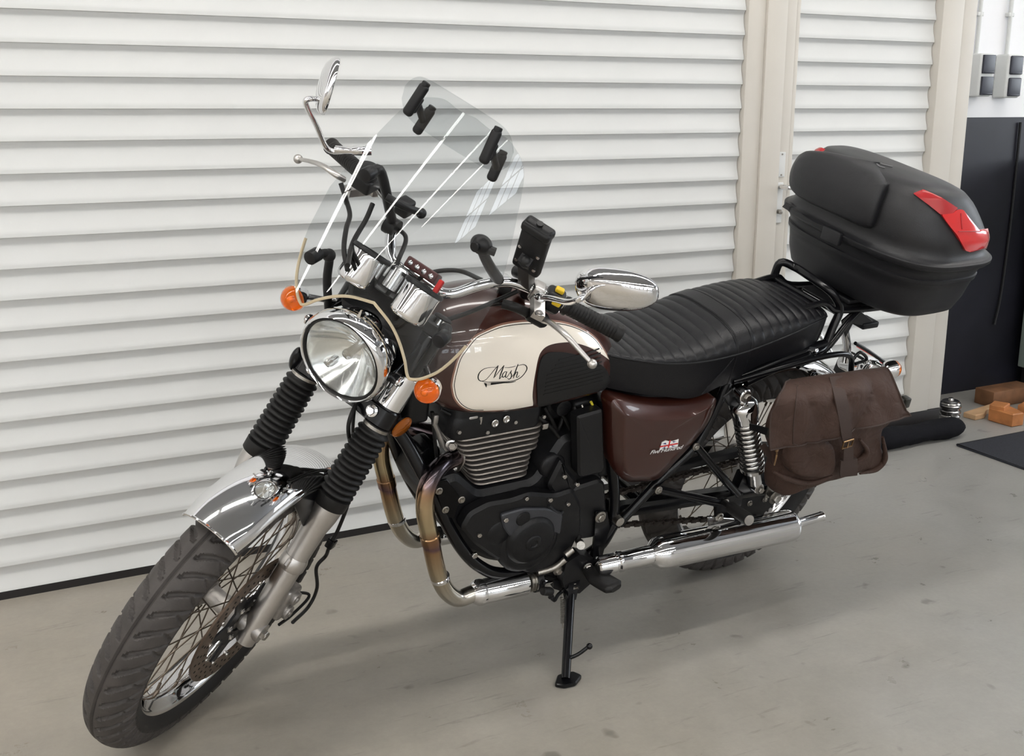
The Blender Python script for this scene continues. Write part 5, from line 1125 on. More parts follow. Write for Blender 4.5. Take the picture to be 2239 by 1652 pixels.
def exhaust(s):
    M1 = A(1, s, 1); P = [p*M1 for p in hp]; m_ = [p*M1 for p in mu]
    mb = MB(); mb.tube(P, .0198, 24, sm=6); h = part('exhaust_header', mb, HEAT, label='heat tinted header pipe')
    for (q, w_) in ((A(*(1.0016,0.1150,0.4244))*M1, .013), (A(*(0.9668,0.1150,0.3105))*M1, .006)):
        d = nrm(P[7]-P[6]); mb = MB(); mb.lathe(q-d*w_, d, [(0, .0200), (.002, .0218), (2*w_-.002, .0218), (2*w_, .0200)], 28); obj('header_collar', mb, HEAT if w_ > .01 else CH, h)
    a, b = A(*(0.8757,0.1150,0.2388))*M1, A(*(0.7353,0.1180,0.2311))*M1; d = nrm(b-a); L_ = np.linalg.norm(b-a)
    mb = MB(); mb.lathe(a, d, [(-.004, .020), (0, .024), (.010, .0300), (.018, .0310), (.024, .0300), (.026, .0275), (.030, .0290), (L_-.004, .0290), (L_, .024)], 36); part('resonator', mb, CH, label='chrome resonator section')
    c = b+d*.004; mb = MB(); mb.lathe(c, d, [(0, .021), (.002, .024), (.007, .024), (.009, .021), (.011, .024), (.016, .024), (.020, .0195)], 28); part('exhaust_clamp', mb, STEEL)
    mb = MB(); mb.lathe(c+d*.016, d, [(0, .027), (.016, .027)], 28, caps=False); mb.bolt(c+d*.026+A(0, .024*s, .012), (0, s, .4), .005, .008); part('clamp_band', mb, BLKM)
    Q = [b+d*.01, A(*(0.6765,0.1080,0.2186))*M1, A(*(0.6092,0.0880,0.2037))*M1, A(*(0.5570,0.0980,0.2129))*M1, A(*(0.5459,0.1500,0.2545))*M1, A(*(0.5313,0.1800,0.2790))*M1]
    mb = MB(); mb.tube(Q, .0185, 20, sm=5); part('link_pipe', mb, CH)
    e = nrm(m_[0]-A(*(0.5331,0.1820,0.2809))*M1); q = A(*(0.5759,0.1700,0.2707))*M1; L2 = np.linalg.norm(m_[0]-q); e = nrm(m_[0]-q)
    mb = MB(); mb.lathe(q, e, [(0, .019), (.004, .0235), (.045, .0245), (.048, .0215), (.052, .0215), (.056, .0255), (.064, .0255), (.068, .0235), (L2-.04, .0240), (L2-.015, .0225), (L2, .026)], 32); part('silencer_inlet', mb, CH)
    d = nrm(m_[1]-m_[0]); L_ = np.linalg.norm(m_[1]-m_[0])
    mb = MB(); mb.lathe(m_[0], d, [(-.018, .022), (-.012, .027), (-.004, .0345), (.008, .0395), (.030, .0415), (L_-.020, .0415), (L_-.012, .0412), (L_-.006, .0390), (L_-.002, .034), (L_, .029), (L_+.002, .024), (L_+.008, .019), (L_+.016, .0155)], 48); sl = part('silencer', mb, CH, label='chrome silencer', ang=50)
    d2 = nrm(m_[2]-m_[1]); L3 = np.linalg.norm(m_[2]-m_[1])
    mb = MB(); mb.lathe(m_[1], d2, [(0, .0135), (.004, .0145), (.010, .0125), (L3-.003, .0125), (L3, .0135), (L3+.001, .0125), (L3, .011), (L3-.05, .010)], 32); obj('tail_pipe', mb, CH, sl)
    mb = MB(); mb.lathe(m_[1], d2, [(L3-.048, .0105), (L3-.047, .001)], 24); obj('tail_pipe_bore', mb, HOLE, sl)
    p = A(*(0.2285,0.1900,0.3125))*M1
    mb = MB(); mb.plate(rounded([A(*q)*M1 for q in ((0.2607,0.1750,0.3408), (0.1622,0.1750,0.3110), (0.1485,0.1750,0.2678), (0.1956,0.1750,0.2656), (0.2323,0.1750,0.2723))], .006), A(0, .004*s, 0), .001); sb = part('silencer_bracket', mb, CH2)
    mb = MB(); mb.bolt(A(*(0.2230,0.1820,0.3334))*M1, (0, s, 0), .0085, .008); obj('bracket_bolt', mb, STEEL, sb)
exhaust(1); exhaust(-1)
# sump guard rod and link pipe in the open triangle below the engine
tube('cross_tube', [A(.66, -.12, .235), A(.66, .12, .235)], .012)

# ---------------------------------------------------------------- stand, pegs, levers
pv, ftp = A(*(0.6154,0.1350,0.2032)), A(0, 0, 0)
ft0 = A(*(0.7190,0.3047,0.0929))
mb = MB(); mb.hull([pv+A(x, y, z) for x in (-.016, .016) for y in (-.010, .012) for z in (-.018, .018)]+[pv+(ft0-pv)*.16+A(x, y, 0) for x in (-.012, .012) for y in (-.008, .008)]); mb.tube([pv+(ft0-pv)*.12, pv+(ft0-pv)*.5, ft0], [.0118, .0112, .0105], 16); st_ = part('side_stand', mb, BLK, label='black side stand')
mb = MB(); mb.bolt(pv+A(0, .014, 0), (0, 1, 0), .0095, .008); obj('stand_bolt', mb, STEEL, st_)
W2B = BW.T; dn = W2B@A(0, 0, -1); fx = W2B@A(1, 0, 0); fy = W2B@A(0, 1, 0)
fw0 = W2B@(A(1.0616,1.9081,0.0)-BT)
mb = MB(); mb.plate(rounded([fw0+fx*x+fy*y for x, y in ((-.034, -.010), (-.010, .022), (.030, .020), (.040, -.004), (.010, -.028), (-.018, -.026))], .006, 4), W2B@A(0, 0, .010), .002); obj('stand_foot', mb, BLK, st_)
q = pv+(ft0-pv)*.80; mb = MB(); mb.tube([q, q+W2B@A(.022, -.012, .012), q+W2B@A(.045, -.02, .030)], .0045, 10, sm=3); mb.sph(q+W2B@A(.047, -.021, .031), .0075); obj('stand_lug', mb, BLK, st_)
s0, s1 = A(*(0.6468,0.1500,0.1855)), A(*(0.6501,0.1750,0.1274)); d = s1-s0; P = []
for i in range(15*10+1):
    t = i/150; a, b, _ = frame(d); P.append(s0+d*t+.0052*(cos(2*pi*15*t)*a+sin(2*pi*15*t)*b))
mb = MB(); mb.tube(P, .0013, 6); mb.tube([s0, s0-nrm(d)*.016], .0022, 6); mb.tube([s1, s1+nrm(d)*.012], .0022, 6); obj('stand_spring', mb, STEEL, st_)
mb = MB(); mb.hull([A(*p)+A(0, y, 0) for p in ((0.6501,0.1350,0.2834), (0.6143,0.1350,0.3002), (0.5739,0.1350,0.2798), (0.5522,0.1350,0.2358), (0.5596,0.1350,0.2034), (0.5925,0.1350,0.1784), (0.6296,0.1350,0.1868), (0.6521,0.1350,0.2343)) for y in (-.018, .012)]); part('footrest_bracket', mb, BLKM)
mb = MB(); mb.hull([A(*p)+A(0, y, 0) for p in ((0.6308,0.1100,0.2096), (0.6582,0.1100,0.2175), (0.6539,0.1100,0.1916), (0.6099,0.1100,0.1646)) for y in (-.03, .012)]); part('stand_bracket', mb, BLKM)
mb = MB(); mb.bolt((0.6650,0.1400,0.2619), (0, 1, 0), .0085, .008); part('bracket_bolt', mb, STEEL)
# footrest: flat curved rubber bar
a, b = A(*(0.5881,0.1500,0.2528)), A(*(0.5645,0.2400,0.2552)); pts = spl([a, a+(b-a)*.35+A(0, 0, -.004), a+(b-a)*.7+A(0, 0, -.003), b], 6); rs = []
dd = nrm(b-a); sx_ = nrm(np.cross(A(0, 0, 1), dd)); uz_ = np.cross(dd, sx_)
for i, p in enumerate(pts):
    t = i/(len(pts)-1); w_ = .014+.015*min(1, t*3)-.012*max(0, (t-.88)/.12); h_ = .010-.003*max(0, (t-.9)/.1)
    rs.append([p+sx_*w_*np.sign(cos(q))*abs(cos(q))**.6+uz_*h_*np.sign(sin(q))*abs(sin(q))**.7 for q in [2*pi*k/20 for k in range(20)]])
mb = MB(); mb.rings(rs); fr1 = part('footrest', mb, RUB, label='black rubber rider footrest')
mb = MB(); mb.bolt(a+A(.0, .002, .006), (0, 1, 0), .0085, .006); obj('footrest_bolt', mb, BOLT, fr1)
mb = MB(); mb.lathe((0.7257,0.1750,0.2460), A(*(0.6470,0.1500,0.2020))-A(*(0.7257,0.1750,0.2460)), [(0, .007), (.002, .0095), (.012, .0105), (.030, .0105), (.036, .0095), (.040, .006)], 18); gl = part('gear_pedal', mb, RUB, label='black rubber gear pedal')
mb = MB(); mb.tube([(0.6924,0.1650,0.2176), (0.6762,0.1600,0.1927), (0.6603,0.1500,0.1965), (0.6383,0.1400,0.1959)], .0045, 10, sm=4); mb.bolt((0.6969,0.1720,0.2190), (0, 1, -.3), .005, .008); obj('pedal_arm', mb, BLKM, gl)
mb = MB(); mb.tube([(0.7159,0.1300,0.2624), (0.6734,0.1350,0.2699), (0.6494,0.1400,0.2908)], .008, 12, sm=4); mb.cyl((0.6556,0.1450,0.3080), (0.6373,0.1450,0.3201), .009, 16); mb.cyl((0.5986,0.1200,0.3107), (0.6190,0.1500,0.3292), .010, 16); part('gear_linkage', mb, STEEL)
for P in ([(0.6031,0.1200,0.3357), (0.6083,0.1200,0.3212), (0.5970,0.1200,0.3023)], [(0.5670,0.0500,0.2781), (0.5849,0.0500,0.2415), (0.6203,0.0500,0.2137)]): hose('drain_hose', P, .006, RUB, 'B', 4)
# pillion footrest bracket
for s in (1, -1):
    M1 = A(1, s, 1)
    mb = MB(); mb.tube([A(*p)*M1 for p in ((0.4149,0.1500,0.4386), (0.3232,0.1520,0.4016), (0.2144,0.1550,0.3578))], [.010, .010, .012], 12); mb.tube([A(*p)*M1 for p in ((0.3156,0.1400,0.5344), (0.2486,0.1470,0.4661), (0.1502,0.1550,0.3678))], [.0095, .010, .011], 12)
    mb.hull([A(*p)*M1+A(0, y, 0) for p in ((0.2271,0.1550,0.3718), (0.1358,0.1550,0.3714), (0.1317,0.1550,0.3355), (0.1654,0.1550,0.3012), (0.2044,0.1550,0.3037)) for y in (-.006, .006)])
    pb_ = part('pillion_bracket', mb, BLK)
    for p in ((0.4260,0.1620,0.4474), (0.3273,0.1520,0.5425), (0.1952,0.1640,0.3591)): mb = MB(); mb.bolt(A(*p)*M1, (0, s, 0), .0072, .006); obj('bracket_bolt', mb, STEEL, pb_)
    a, b = A(*(0.2077,0.1950,0.3687))*M1, A(*(0.2214,0.2750,0.3860))*M1; d = b-a; L_ = np.linalg.norm(d)
    mb = MB(); mb.lathe(a, d, [(0, .012), (.003, .0155), (L_-.003, .0155), (L_, .0145)], 24); mb.cyl(a-nrm(d)*.03, a, .008, 12); pf = part('pillion_footrest', mb, RUB, label='black rubber pillion footrest')
    mb = MB(); mb.lathe(b, d, [(0, .0135), (.0015, .0130)], 24); obj('footrest_end', mb, ALUR, pf)


# ---------------------------------------------------------------- rear wheel and swinging arm
AX_R = A(0, 0, .320)
rt = tyre(AX_R, .320, .062, .066, .231, 720, 40, True, 'B', 'rear_tyre', 44)
rr_ = rim(AX_R, 1, 'B', 'rear_rim', .2286)
spokes(AX_R, rr_, 'B', .2286, .045, .036, 36, .1)
mb = MB(); mb.lathe(AX_R, (0, 1, 0), [(-.075, .030), (-.070, .055), (-.035, .058), (-.030, .050), (-.02, .034), (.02, .034), (.030, .050), (.035, .058), (.055, .058), (.060, .045), (.075, .040)], 48); part('rear_hub', mb, ALUR)
mb = MB(); mb.cyl(AX_R+A(0, -.15, 0), AX_R+A(0, .15, 0), .009, 16); mb.bolt(AX_R+A(0, .150, 0), (0, 1, 0), .014, .012); part('rear_axle', mb, STEEL)
# toothed sprocket
nt_ = 42; P = []
for k in range(nt_):
    for dr_, r in ((-.30, .104), (-.12, .1115), (.12, .1115), (.30, .104)): a = 2*pi*(k+dr_)/nt_; P.append(A(r*cos(a), .088, .32+r*sin(a)))
mb = MB(); mb.plate(P, A(0, .006, 0), .0008); spk = part('rear_sprocket', mb, BLKM)
for k in range(6):
    a = 2*pi*k/6; mb = MB(); mb.bolt(A(.055*cos(a), .095, .32+.055*sin(a)), (0, 1, 0), .006, .006); obj('sprocket_bolt', mb, STEEL, spk)
# chain: link plates along both runs
CHN = mat('chain_steel', (.06, .05, .045), .45, .8)
def runpts(n, x0, z0, x1, z1): return [(x0+(x1-x0)*i/(n-1), z0+(z1-z0)*i/(n-1)) for i in range(n)]
mb = MB()
for (x0, z0, x1, z1) in ((-.02, .424, .60, .405), (-.02, .217, .60, .335)):
    n = 40
    for i in range(n):
        t = i/(n-1); x = x0+(x1-x0)*t; z = z0+(z1-z0)*t; d = nrm(A(x1-x0, 0, z1-z0))
        yy = .094 if i % 2 else .0905
        for sgn in (1, -1):
            mb.rbox((x, .091+(yy-.087)*sgn, z), (.0185, .0014, .0105), [[d[0], 0, -d[2]], [0, 1, 0], [d[2], 0, d[0]]], .0006, 1)
        mb.cyl((x+d[0]*.008, .085, z+d[2]*.008), (x+d[0]*.008, .097, z+d[2]*.008), .0042, 8)
part('drive_chain', mb, CHN, kind='stuff')
mb = MB(); mb.plate(rounded([A(.44, .080, .438), A(.44, .080, .452), A(.05, .080, .462), A(-.06, .080, .440), A(-.06, .080, .425), A(.05, .080, .440)], .01), A(0, .024, 0), .002); part('chain_guard', mb, BPL)
mb = MB()
for s in (1, -1):
    for a, b, w0, w1 in ((A(.50, .085*s, .355), A(-.045, .108*s, .320), .019, .016),):
        d = nrm(b-a); u_v = nrm(np.cross(d, A(0, 1, 0))); rs = []
        for t in (0, .05, .5, .95, 1.0):
            p = a+(b-a)*t; k = .8 if t in (0, 1) else 1; rs.append([p+A(0, y*.013*k, 0)+u_v*z*(w0+(w1-w0)*t)*k for y, z in ((-1, -.8), (-.8, -1), (.8, -1), (1, -.8), (1, .8), (.8, 1), (-.8, 1), (-1, .8))])
        mb.rings(rs)
mb.cyl((.50, -.10, .355), (.50, .10, .355), .024, 20); mb.cyl((.40, -.09, .350), (.40, .09, .350), .017, 16)
part('swinging_arm', mb, BLK)
for s in (1, -1):
    mb = MB(); mb.plate([A(-.075, .122*s, .335), A(-.075, .122*s, .305), A(.01, .122*s, .300), A(.01, .122*s, .340)], A(0, .004*s, 0), .001); mb.bolt(A(-.08, .110*s, .32), (-1, 0, 0), .006, .018); part('chain_adjuster', mb, STEEL)
    mb = MB(); mb.hull([A(x, y*s, z) for x, z in ((.13, .345), (.08, .345), (.118, .405), (.092, .405)) for y in (.105, .132)]); part('shock_mount', mb, BLK)
# shocks
def shock(s):
    M1 = A(1, s, 1); top = A(*(0.2165,0.1500,0.6677))*M1; bot = A(*(0.0856,0.1500,0.3750))*M1; d = nrm(bot-top); L_ = np.linalg.norm(bot-top)
    mb = MB(); mb.lathe(top, A(0, s, 0), [(-.016, .010), (-.016, .0175), (.014, .0175), (.016, .0155)], 28); mb.lathe(top, d, [(.010, .012), (.022, .014), (.026, .026), (.032, .033), (.040, .0350), (.060, .0350), (.062, .0315), (.080, .0315), (.082, .028)], 36)
    sh_ = part('rear_shock', mb, CH, label='chrome rear shock absorber')
    mb = MB(); mb.bolt(top+A(0, .016*s, 0), (0, s, 0), .0095, .010); obj('shock_bolt', mb, STEEL, sh_)
    mb = MB(); mb.cyl(top+d*.06, top+d*(L_-.05), .0135, 20); obj('damper_rod', mb, CH, sh_)
    P = []; turns = 10.5; a_, b_, _ = frame(d)
    for i in range(int(turns*20)+1):
        t = i/(turns*20); tt = t; e = .080+(L_-.080-.078)*tt; r = .0262
        P.append(top+d*e+r*(cos(2*pi*turns*t)*a_+sin(2*pi*turns*t)*b_))
    mb = MB(); mb.tube(P, .0052, 10); obj('coil_spring', mb, CH2, sh_)
    mb = MB(); mb.lathe(top, d, [(L_-.080, .024), (L_-.078, .0325), (L_-.068, .0325), (L_-.062, .020), (L_-.055, .0175), (L_-.014, .0175), (L_-.010, .010)], 32); mb.lathe(bot, A(0, s, 0), [(-.014, .008), (-.014, .0150), (.014, .0150), (.016, .012)], 24); obj('lower_clevis', mb, CH2, sh_)
    mb = MB(); mb.bolt(bot+A(0, .015*s, 0), (0, s, 0), .0095, .010); obj('shock_bolt', mb, STEEL, sh_)
shock(1); shock(-1)
# rear mudguard, inner fender, tail
gr = guard(AX_R, .372, .078, R(48), R(158), .0018, 64, 20, .034, 'B'); rg = part('rear_mudguard', gr, CH, label='chrome rear mudguard', ang=50)
mb = MB(); mb.rbox((.27, 0, .60), (.04, .14, .20), None, .01, 2); part('inner_mudguard', mb, BPL)
tl = A(-.375, 0, .585)
mb = MB(); mb.rbox(tl, (.06, .12, .07), None, .02, 3); t_ = part('tail_lamp', mb, CH)
mb = MB(); mb.rbox(tl+A(-.035, 0, 0), (.03, .11, .062), None, .014, 3); obj('tail_lens', mb, REDL, t_)
mb = MB(); mb.plate([A(-.40, -.11, .43), A(-.40, .11, .43), A(-.42, .11, .54), A(-.42, -.11, .54)], (-.003, 0, 0), .001); part('plate_holder', mb, BPL)
sr = A(*(-0.3171,0.1500,0.6545))
signal(sr+A(.004, 0, 0), (-1, .05, .0), [sr+A(.018, -.01, 0), sr+A(.03, -.05, .0), A(-.32, .06, .60)], 'B')
signal((sr+A(.004, 0, 0))*A(1, -1, 1), (-1, -.05, .0), [sr*A(1, -1, 1)+A(.018, .01, 0), sr*A(1, -1, 1)+A(.03, .05, .0), A(-.32, -.06, .60)], 'B')
# luggage rack
tube('grab_rail', [A(*(0.1939,0.1320,0.6845)), A(*(0.0952,0.1300,0.7098)), A(*(-0.0314,0.1220,0.7270)), A(*(-0.0770,0.1100,0.7367)), A(*(-0.1112,0.0920,0.7792)), A(*(-0.1288,0.0840,0.8170)), A(*(-0.1101,0.0780,0.8494)), A(*(-0.0923,0.0600,0.8687)), A(*(-0.0835,0.0000,0.8795)), A(*(-0.0873,0.0000,0.8779))*A(1, 0, 1)+A(-.002, -.06, .002), A(-.060, -.085, .885), A(-.055, -.092, .84), A(-.05, -.11, .76), A(0, -.122, .73), A(.18, -.132, .69)], .0108, BLK, 5)
for s in (1, -1):
    tube('rack_tube', [A(.02, .088*s, .836), A(-.06, .086*s, .846), A(-.12, .085*s, .818), A(-.30, .082*s, .806), A(-.40, .06*s, .803), A(-.42, 0, .803)], .008, BLK, 5)
    tube('rack_stay', [A(-.20, .085*s, .806), A(-.15, .10*s, .785), A(-.07, .118*s, .725), A(.02, .125*s, .70)], .008, BLK, 4)
    tube('pannier_rail', [A(.24, .135*s, .695), A(.12, .145*s, .715), A(-.04, .148*s, .730), A(-.14, .142*s, .715), A(-.17, .140*s, .66)], .0075, BLK, 5)
for x in (-.05, -.13, -.22, -.32): tube('rack_crossbar', [A(x, -.085, .842 if x > -.1 else .806), A(x, .085, .842 if x > -.1 else .806)], .0065, BLK, 1)
mb = MB(); mb.plate(rounded([A(-.14, -.07, .808), A(-.14, .07, .808), A(-.36, .07, .808), A(-.36, -.07, .808)], .015), (0, 0, .008), .002); part('rack_plate', mb, BPL)
mb = MB(); mb.plate([A(*p) for p in ((-0.1542,0.0750,0.7816), (-0.1963,0.0750,0.8130), (-0.2740,0.0750,0.7671), (-0.2627,0.0750,0.7512), (-0.1990,0.0750,0.7696), (-0.1859,0.0750,0.7317))], A(0, .006, 0), .001); part('rack_gusset', mb, BLK)
mb = MB(); mb.rbox(A(*(-0.2684,0.0600,0.7556)), (.06, .05, .018), None, .005, 2); part('rack_lock', mb, BPL)
tube('mudguard_stay', [A(*(-0.2327,0.0300,0.7314)), A(*(-0.2674,0.0300,0.6654)), A(*(-0.2761,0.0300,0.6223))], .011, CH2, 4)
tube('mudguard_stay', [A(*(-0.2564,0.0600,0.6951)), A(*(-0.3224,0.0600,0.6613)), A(*(-0.4147,0.0700,0.6079))], .005, BLK, 3)
tube('mudguard_stay', [A(*(-0.2633,0.0600,0.6392)), A(*(-0.2859,0.0600,0.6636)), A(*(-0.3226,0.0600,0.6376)), A(*(-0.2810,0.0600,0.6297))], .0045, BLK, 4)
mb = MB(); mb.bolt((-0.0119,0.1500,0.6847), (0, 1, 0), .009, .014); part('rail_bolt', mb, CH)
mb = MB(); mb.lathe((-0.0162,0.1150,0.7359), (-.3, 1, .3), [(0, .008), (.022, .008), (.024, .006)], 16); part('helmet_lock', mb, CH)
mb = MB(); mb.plate([A(*p) for p in ((0.2553,0.1200,0.6556), (0.2312,0.1200,0.6730), (0.2066,0.1200,0.6476), (0.2241,0.1200,0.6213))], A(0, .012, 0), .002); part('seat_bracket', mb, BPL)

# =================================================================== TOP CASE
CASEP = mat('black_textured_plastic', (.010, .010, .012), .46, bump=(700, .35, 2)); CASEL = mat('dark_grey_lid_plastic', (.017, .017, .019), .42, bump=(600, .25, 2))
CASET = mat('grey_lid_panel', (.05, .052, .058), .40, bump=(600, .2, 2))
case = empty('top_case', 'black plastic top case with red reflectors on the rear rack of the motorcycle', 'top case')
case.matrix_world = mm
N_ = 96; ths = [2*pi*k/N_ for k in range(N_)]
def cring(z, off=0): return [case_pt(t, z, off) for t in ths]
mb = MB(); mb.rings([cring(z) for z in (.828, .830, .833, .838, .848, .865, .885, .91, .935)]+[cring(.938, .004), cring(.950, .004), cring(.953, 0)]+[cring(z) for z in (.965, .975)]+[cring(.979, .001)]); sh1 = obj('lower_shell', mb, CASEP, case, ang=50)
mb = MB(); mb.rings([cring(.979, .0), cring(.981, .0015), cring(.988, .003), cring(.996, .003), cring(1.000, .001)]); obj('rim_band', mb, CASEP, case, ang=50)
zz = [1.000, 1.003, 1.008, 1.02, 1.035, 1.05, 1.065, 1.08, 1.095, 1.11, 1.125, 1.138, 1.148, 1.156, 1.162, 1.166, 1.169, 1.170]
mb = MB(); mb.rings([cring(z) for z in zz]); lid = obj('lid', mb, CASEL, case, ang=60)
def csurf(t, z, off): return A(*case_pt(t, min(z, 1.1699), off))
def cdecal(P, off, name, m, parent, lab=None, rnd=True, sm=4, step=.02):
    q = [(p[0], p[1]) for p in P]; sc_ = 3.0
    q2 = [(a, b*sc_) for a, b in q]
    if rnd: q2 = [tuple(p) for p in rounded([A(*p) for p in q2], .02, 3)]
    return decal(q2, lambda a, b, o_: csurf(a, b/sc_, o_), off, name, m, parent, step, lab=lab, rim=.002)
# backrest pad: a cushion standing proud of the front face
pd = [(-0.5534,1.0375,0.0000), (-0.9591,1.0905,0.0000), (-1.0090,1.1306,0.0000), (-0.3685,1.1646,0.0000), (-0.0053,1.1651,0.0000), (0.2284,1.1513,0.0000), (0.2738,1.1396,0.0000), (0.2336,1.0612,0.0000), (0.1687,1.0387,0.0000), (-0.0177,1.0358,0.0000)]
q = [A(p[0], p[1]) for p in pd]; c = sum(q)/len(q); rs = []
for f, o_ in ((1.04, -.004), (1.03, .010), (1.0, .020), (.95, .026), (.86, .029), (.6, .032), (.3, .033), (.04, .0335)):
    ring = spl([c+(p-c)*f for p in q], 6, True); rs.append([csurf(p[0], p[1], o_) for p in ring])
mb = MB(); mb.rings(rs); pdo = obj('backrest_pad', mb, CASEP, case, 'raised backrest pad on the case', ang=50)
mb = MB(); mb.tube([csurf(*( (c+(A(CT(*0,0))[:2]-c) if False else c+(p-c)*.72)), .0315) for p in [q[9], q[0]*.5+q[9]*.5, q[8]*.6+q[9]*.4]], .0012, 6, sm=4) if False else None
# red reflectors, left one seen in full, right one seen edge on
for L_, lab in ((((0.7096,1.1485,0.0000), (0.9224,1.1607,0.0000), (1.3391,1.1510,0.0000), (1.5716,1.1278,0.0000), (1.4922,1.1163,0.0000), (1.2664,1.1144,0.0000), (1.0457,1.1312,0.0000)), 'red reflector'),):
    cdecal(L_, .006, 'red_reflector', REDD, case, 'dull red upper part of the reflector')
rl = cdecal(((1.2849,1.1145,0.0000), (1.4935,1.1173,0.0000), (1.5740,1.1257,0.0000), (1.7270,1.0747,0.0000), (2.1678,1.0664,0.0000), (2.1678,1.0494,0.0000), (2.0890,1.0380,0.0000), (2.0032,1.0200,0.0000), (1.5807,1.0229,0.0000), (1.4885,1.0699,0.0000)), .007, 'red_reflector', REDL, case, 'bright red faceted lower part of the reflector')
for a, b in (((1.5083,1.0768,0.0000), (1.7284,1.0715,0.0000)), ((1.5686,1.1161,0.0000), (1.5526,1.0811,0.0000))):
    mb = MB(); mb.tube([csurf(a[0]+(b[0]-a[0])*t, a[1]+(b[1]-a[1])*t, .0078) for t in (0, .33, .66, 1)], .0013, 6); obj('reflector_ridge', mb, REDD, rl)
mir_ = lambda P: [(-p[0], p[1]) for p in P]
L2 = mir_(((0.7096,1.1485,0.0000), (0.9224,1.1607,0.0000), (1.3391,1.1510,0.0000), (1.5716,1.1278,0.0000), (1.7270,1.0747,0.0000), (2.1678,1.0664,0.0000), (2.1678,1.0494,0.0000), (2.0890,1.0380,0.0000), (2.0032,1.0200,0.0000), (1.5807,1.0229,0.0000), (1.2664,1.1144,0.0000), (1.0457,1.1312,0.0000)))
cdecal(L2, .007, 'red_reflector', REDD, case)
mb = MB(); rr2 = [[A(*case_pt(t, z, .0045)) for z in (1.150, 1.16, 1.166)] for t in (0,)]
# raised panel along the middle of the lid, scripts on it faint
P_ = []
def top_at(x, y):
    lo, hi = 1.004, 1.1699
    for _ in range(30):
        m_ = (lo+hi)/2; a, b, c_ = case_abc(m_)
        if abs((x-c_)/a)**3.2+abs(y/b)**3.2 < 1: lo = m_
        else: hi = m_
    return lo
def tp(x, y, o_): return A(x, y, top_at(x, y)+o_)
mb = MB()
for k, (x0, L_) in enumerate(((-.225, .030), (-.245, .030))):
    mb.tube([tp(x0+.008*sin(2.6*t+k), -.005+L_*t, .0008) for t in np.linspace(0, 1, 9)], .0018, 6)
obj('lid_emboss', mb, mat('pale_lettering', (.16, .16, .165), .5), case, 'faint raised mark on the lid', kind='stuff')
mb = MB(); q0 = case_pt(.0, .985, .004); mb.rbox(A(*case_pt(0, .985, .008)), (.016, .06, .035), None, .004, 2); obj('hinge_block', mb, CASEP, case)
mb = MB(); mb.rbox(A(*case_pt(pi, .975, .006)), (.02, .07, .05), None, .005, 2); obj('case_latch', mb, CASEP, case)
mb = MB(); mb.hull([A(*case_pt(-.62, z, o_)) for z in (.988, 1.002) for o_ in (0, .016)]+[A(*case_pt(-.70, z, o_)) for z in (.985, 1.004) for o_ in (0, .004)]+[A(*case_pt(-.52, z, 0)) for z in (.985, 1.004)]); obj('case_catch', mb, CASEP, case)
mb = MB(); mb.rbox((-.27, 0, .8235), (.18, .13, .013), None, .004, 2); obj('mounting_foot', mb, CASEP, case)

# =================================================================== SADDLE BAG
FAB = mat('brown_nylon_canvas', (.055, .031, .0235), .6, bump=(900, .5, 2), noise=(12, .08), spec=.25); _nt = FAB.node_tree; _n = _nt.nodes.new('ShaderNodeTexNoise'); _n.inputs['Scale'].default_value = 22; _n.inputs['Detail'].default_value = 3; _n.inputs['Distortion'].default_value = 1.2
_b = _nt.nodes.new('ShaderNodeBump'); _b.inputs['Strength'].default_value = .55; _b.inputs['Distance'].default_value = .012
_tc = [q for q in _nt.nodes if q.type == 'TEX_COORD'][0]; _nt.links.new(_tc.outputs['Object'], _n.inputs['Vector']); _nt.links.new(_n.outputs['Fac'], _b.inputs['Height'])
_fb = [q for q in _nt.nodes if q.type == 'BUMP' and q != _b][0]; _nt.links.new(_b.outputs[0], _fb.inputs['Normal'])
STR = mat('brown_webbing', (.044, .025, .019), .7, bump=(1200, .6, 1)); BKL = mat('bronze_buckle', (.30, .19, .10), .35, .9); BPK = mat('dark_green_black_plastic', (.022, .022, .018), .4)
bag = empty('saddle_bag', 'brown canvas saddle bag hanging on the left side behind the shock absorber', 'bag')
bag.matrix_world = mm
ol = [(0.1274,0.1900,0.6918), (0.0146,0.2100,0.6981), (-0.1764,0.2200,0.6993), (-0.1933,0.2600,0.6718), (-0.2281,0.2700,0.6052), (-0.1973,0.2800,0.5695), (-0.2100,0.2800,0.5127), (-0.2358,0.2800,0.4659), (-0.2151,0.2800,0.4352), (-0.1176,0.2700,0.4292), (0.0020,0.2600,0.4259), (0.0815,0.2300,0.4193), (0.1074,0.1950,0.4167), (0.1263,0.1920,0.4677), (0.1273,0.1920,0.5211), (0.1602,0.1920,0.5796), (0.1587,0.1920,0.6430)]
OL = [A(*p) for p in ol]; CB = sum(OL)/len(OL)
rng = np.random.RandomState(5)
wv = [(rng.uniform(-30, 30), rng.uniform(-30, 30), rng.uniform(0, 6)) for _ in range(10)]
def crease(p): return sum(abs(sin(a*p[0]+b*p[2]+c_))**.5 for a, b, c_ in wv)/len(wv)-.7
rs = []
for y, k in ((.192, .80), (.192, .95), (.198, 1.0), (.216, 1.01), (.237, 1.0), (.256, .975)):
    rs.append([A(p[0], 0, p[2]) for p in spl([CB+(p-CB)*k for p in OL], 8, True)]); [v.__setitem__(1, y+.006*crease(v)*(y > .2)) for v in rs[-1]]
for f, y in ((.94, .267), (.88, .275), (.80, .281), (.68, .285), (.55, .287), (.40, .288), (.25, .288), (.10, .288)):
    rs.append([A(p[0], 0, p[2]) for p in spl([CB+(p-CB)*f*.985 for p in OL], 8, True)]); [v.__setitem__(1, y+.026*crease(v)*min(1, (1-f)*6)) for v in rs[-1]]
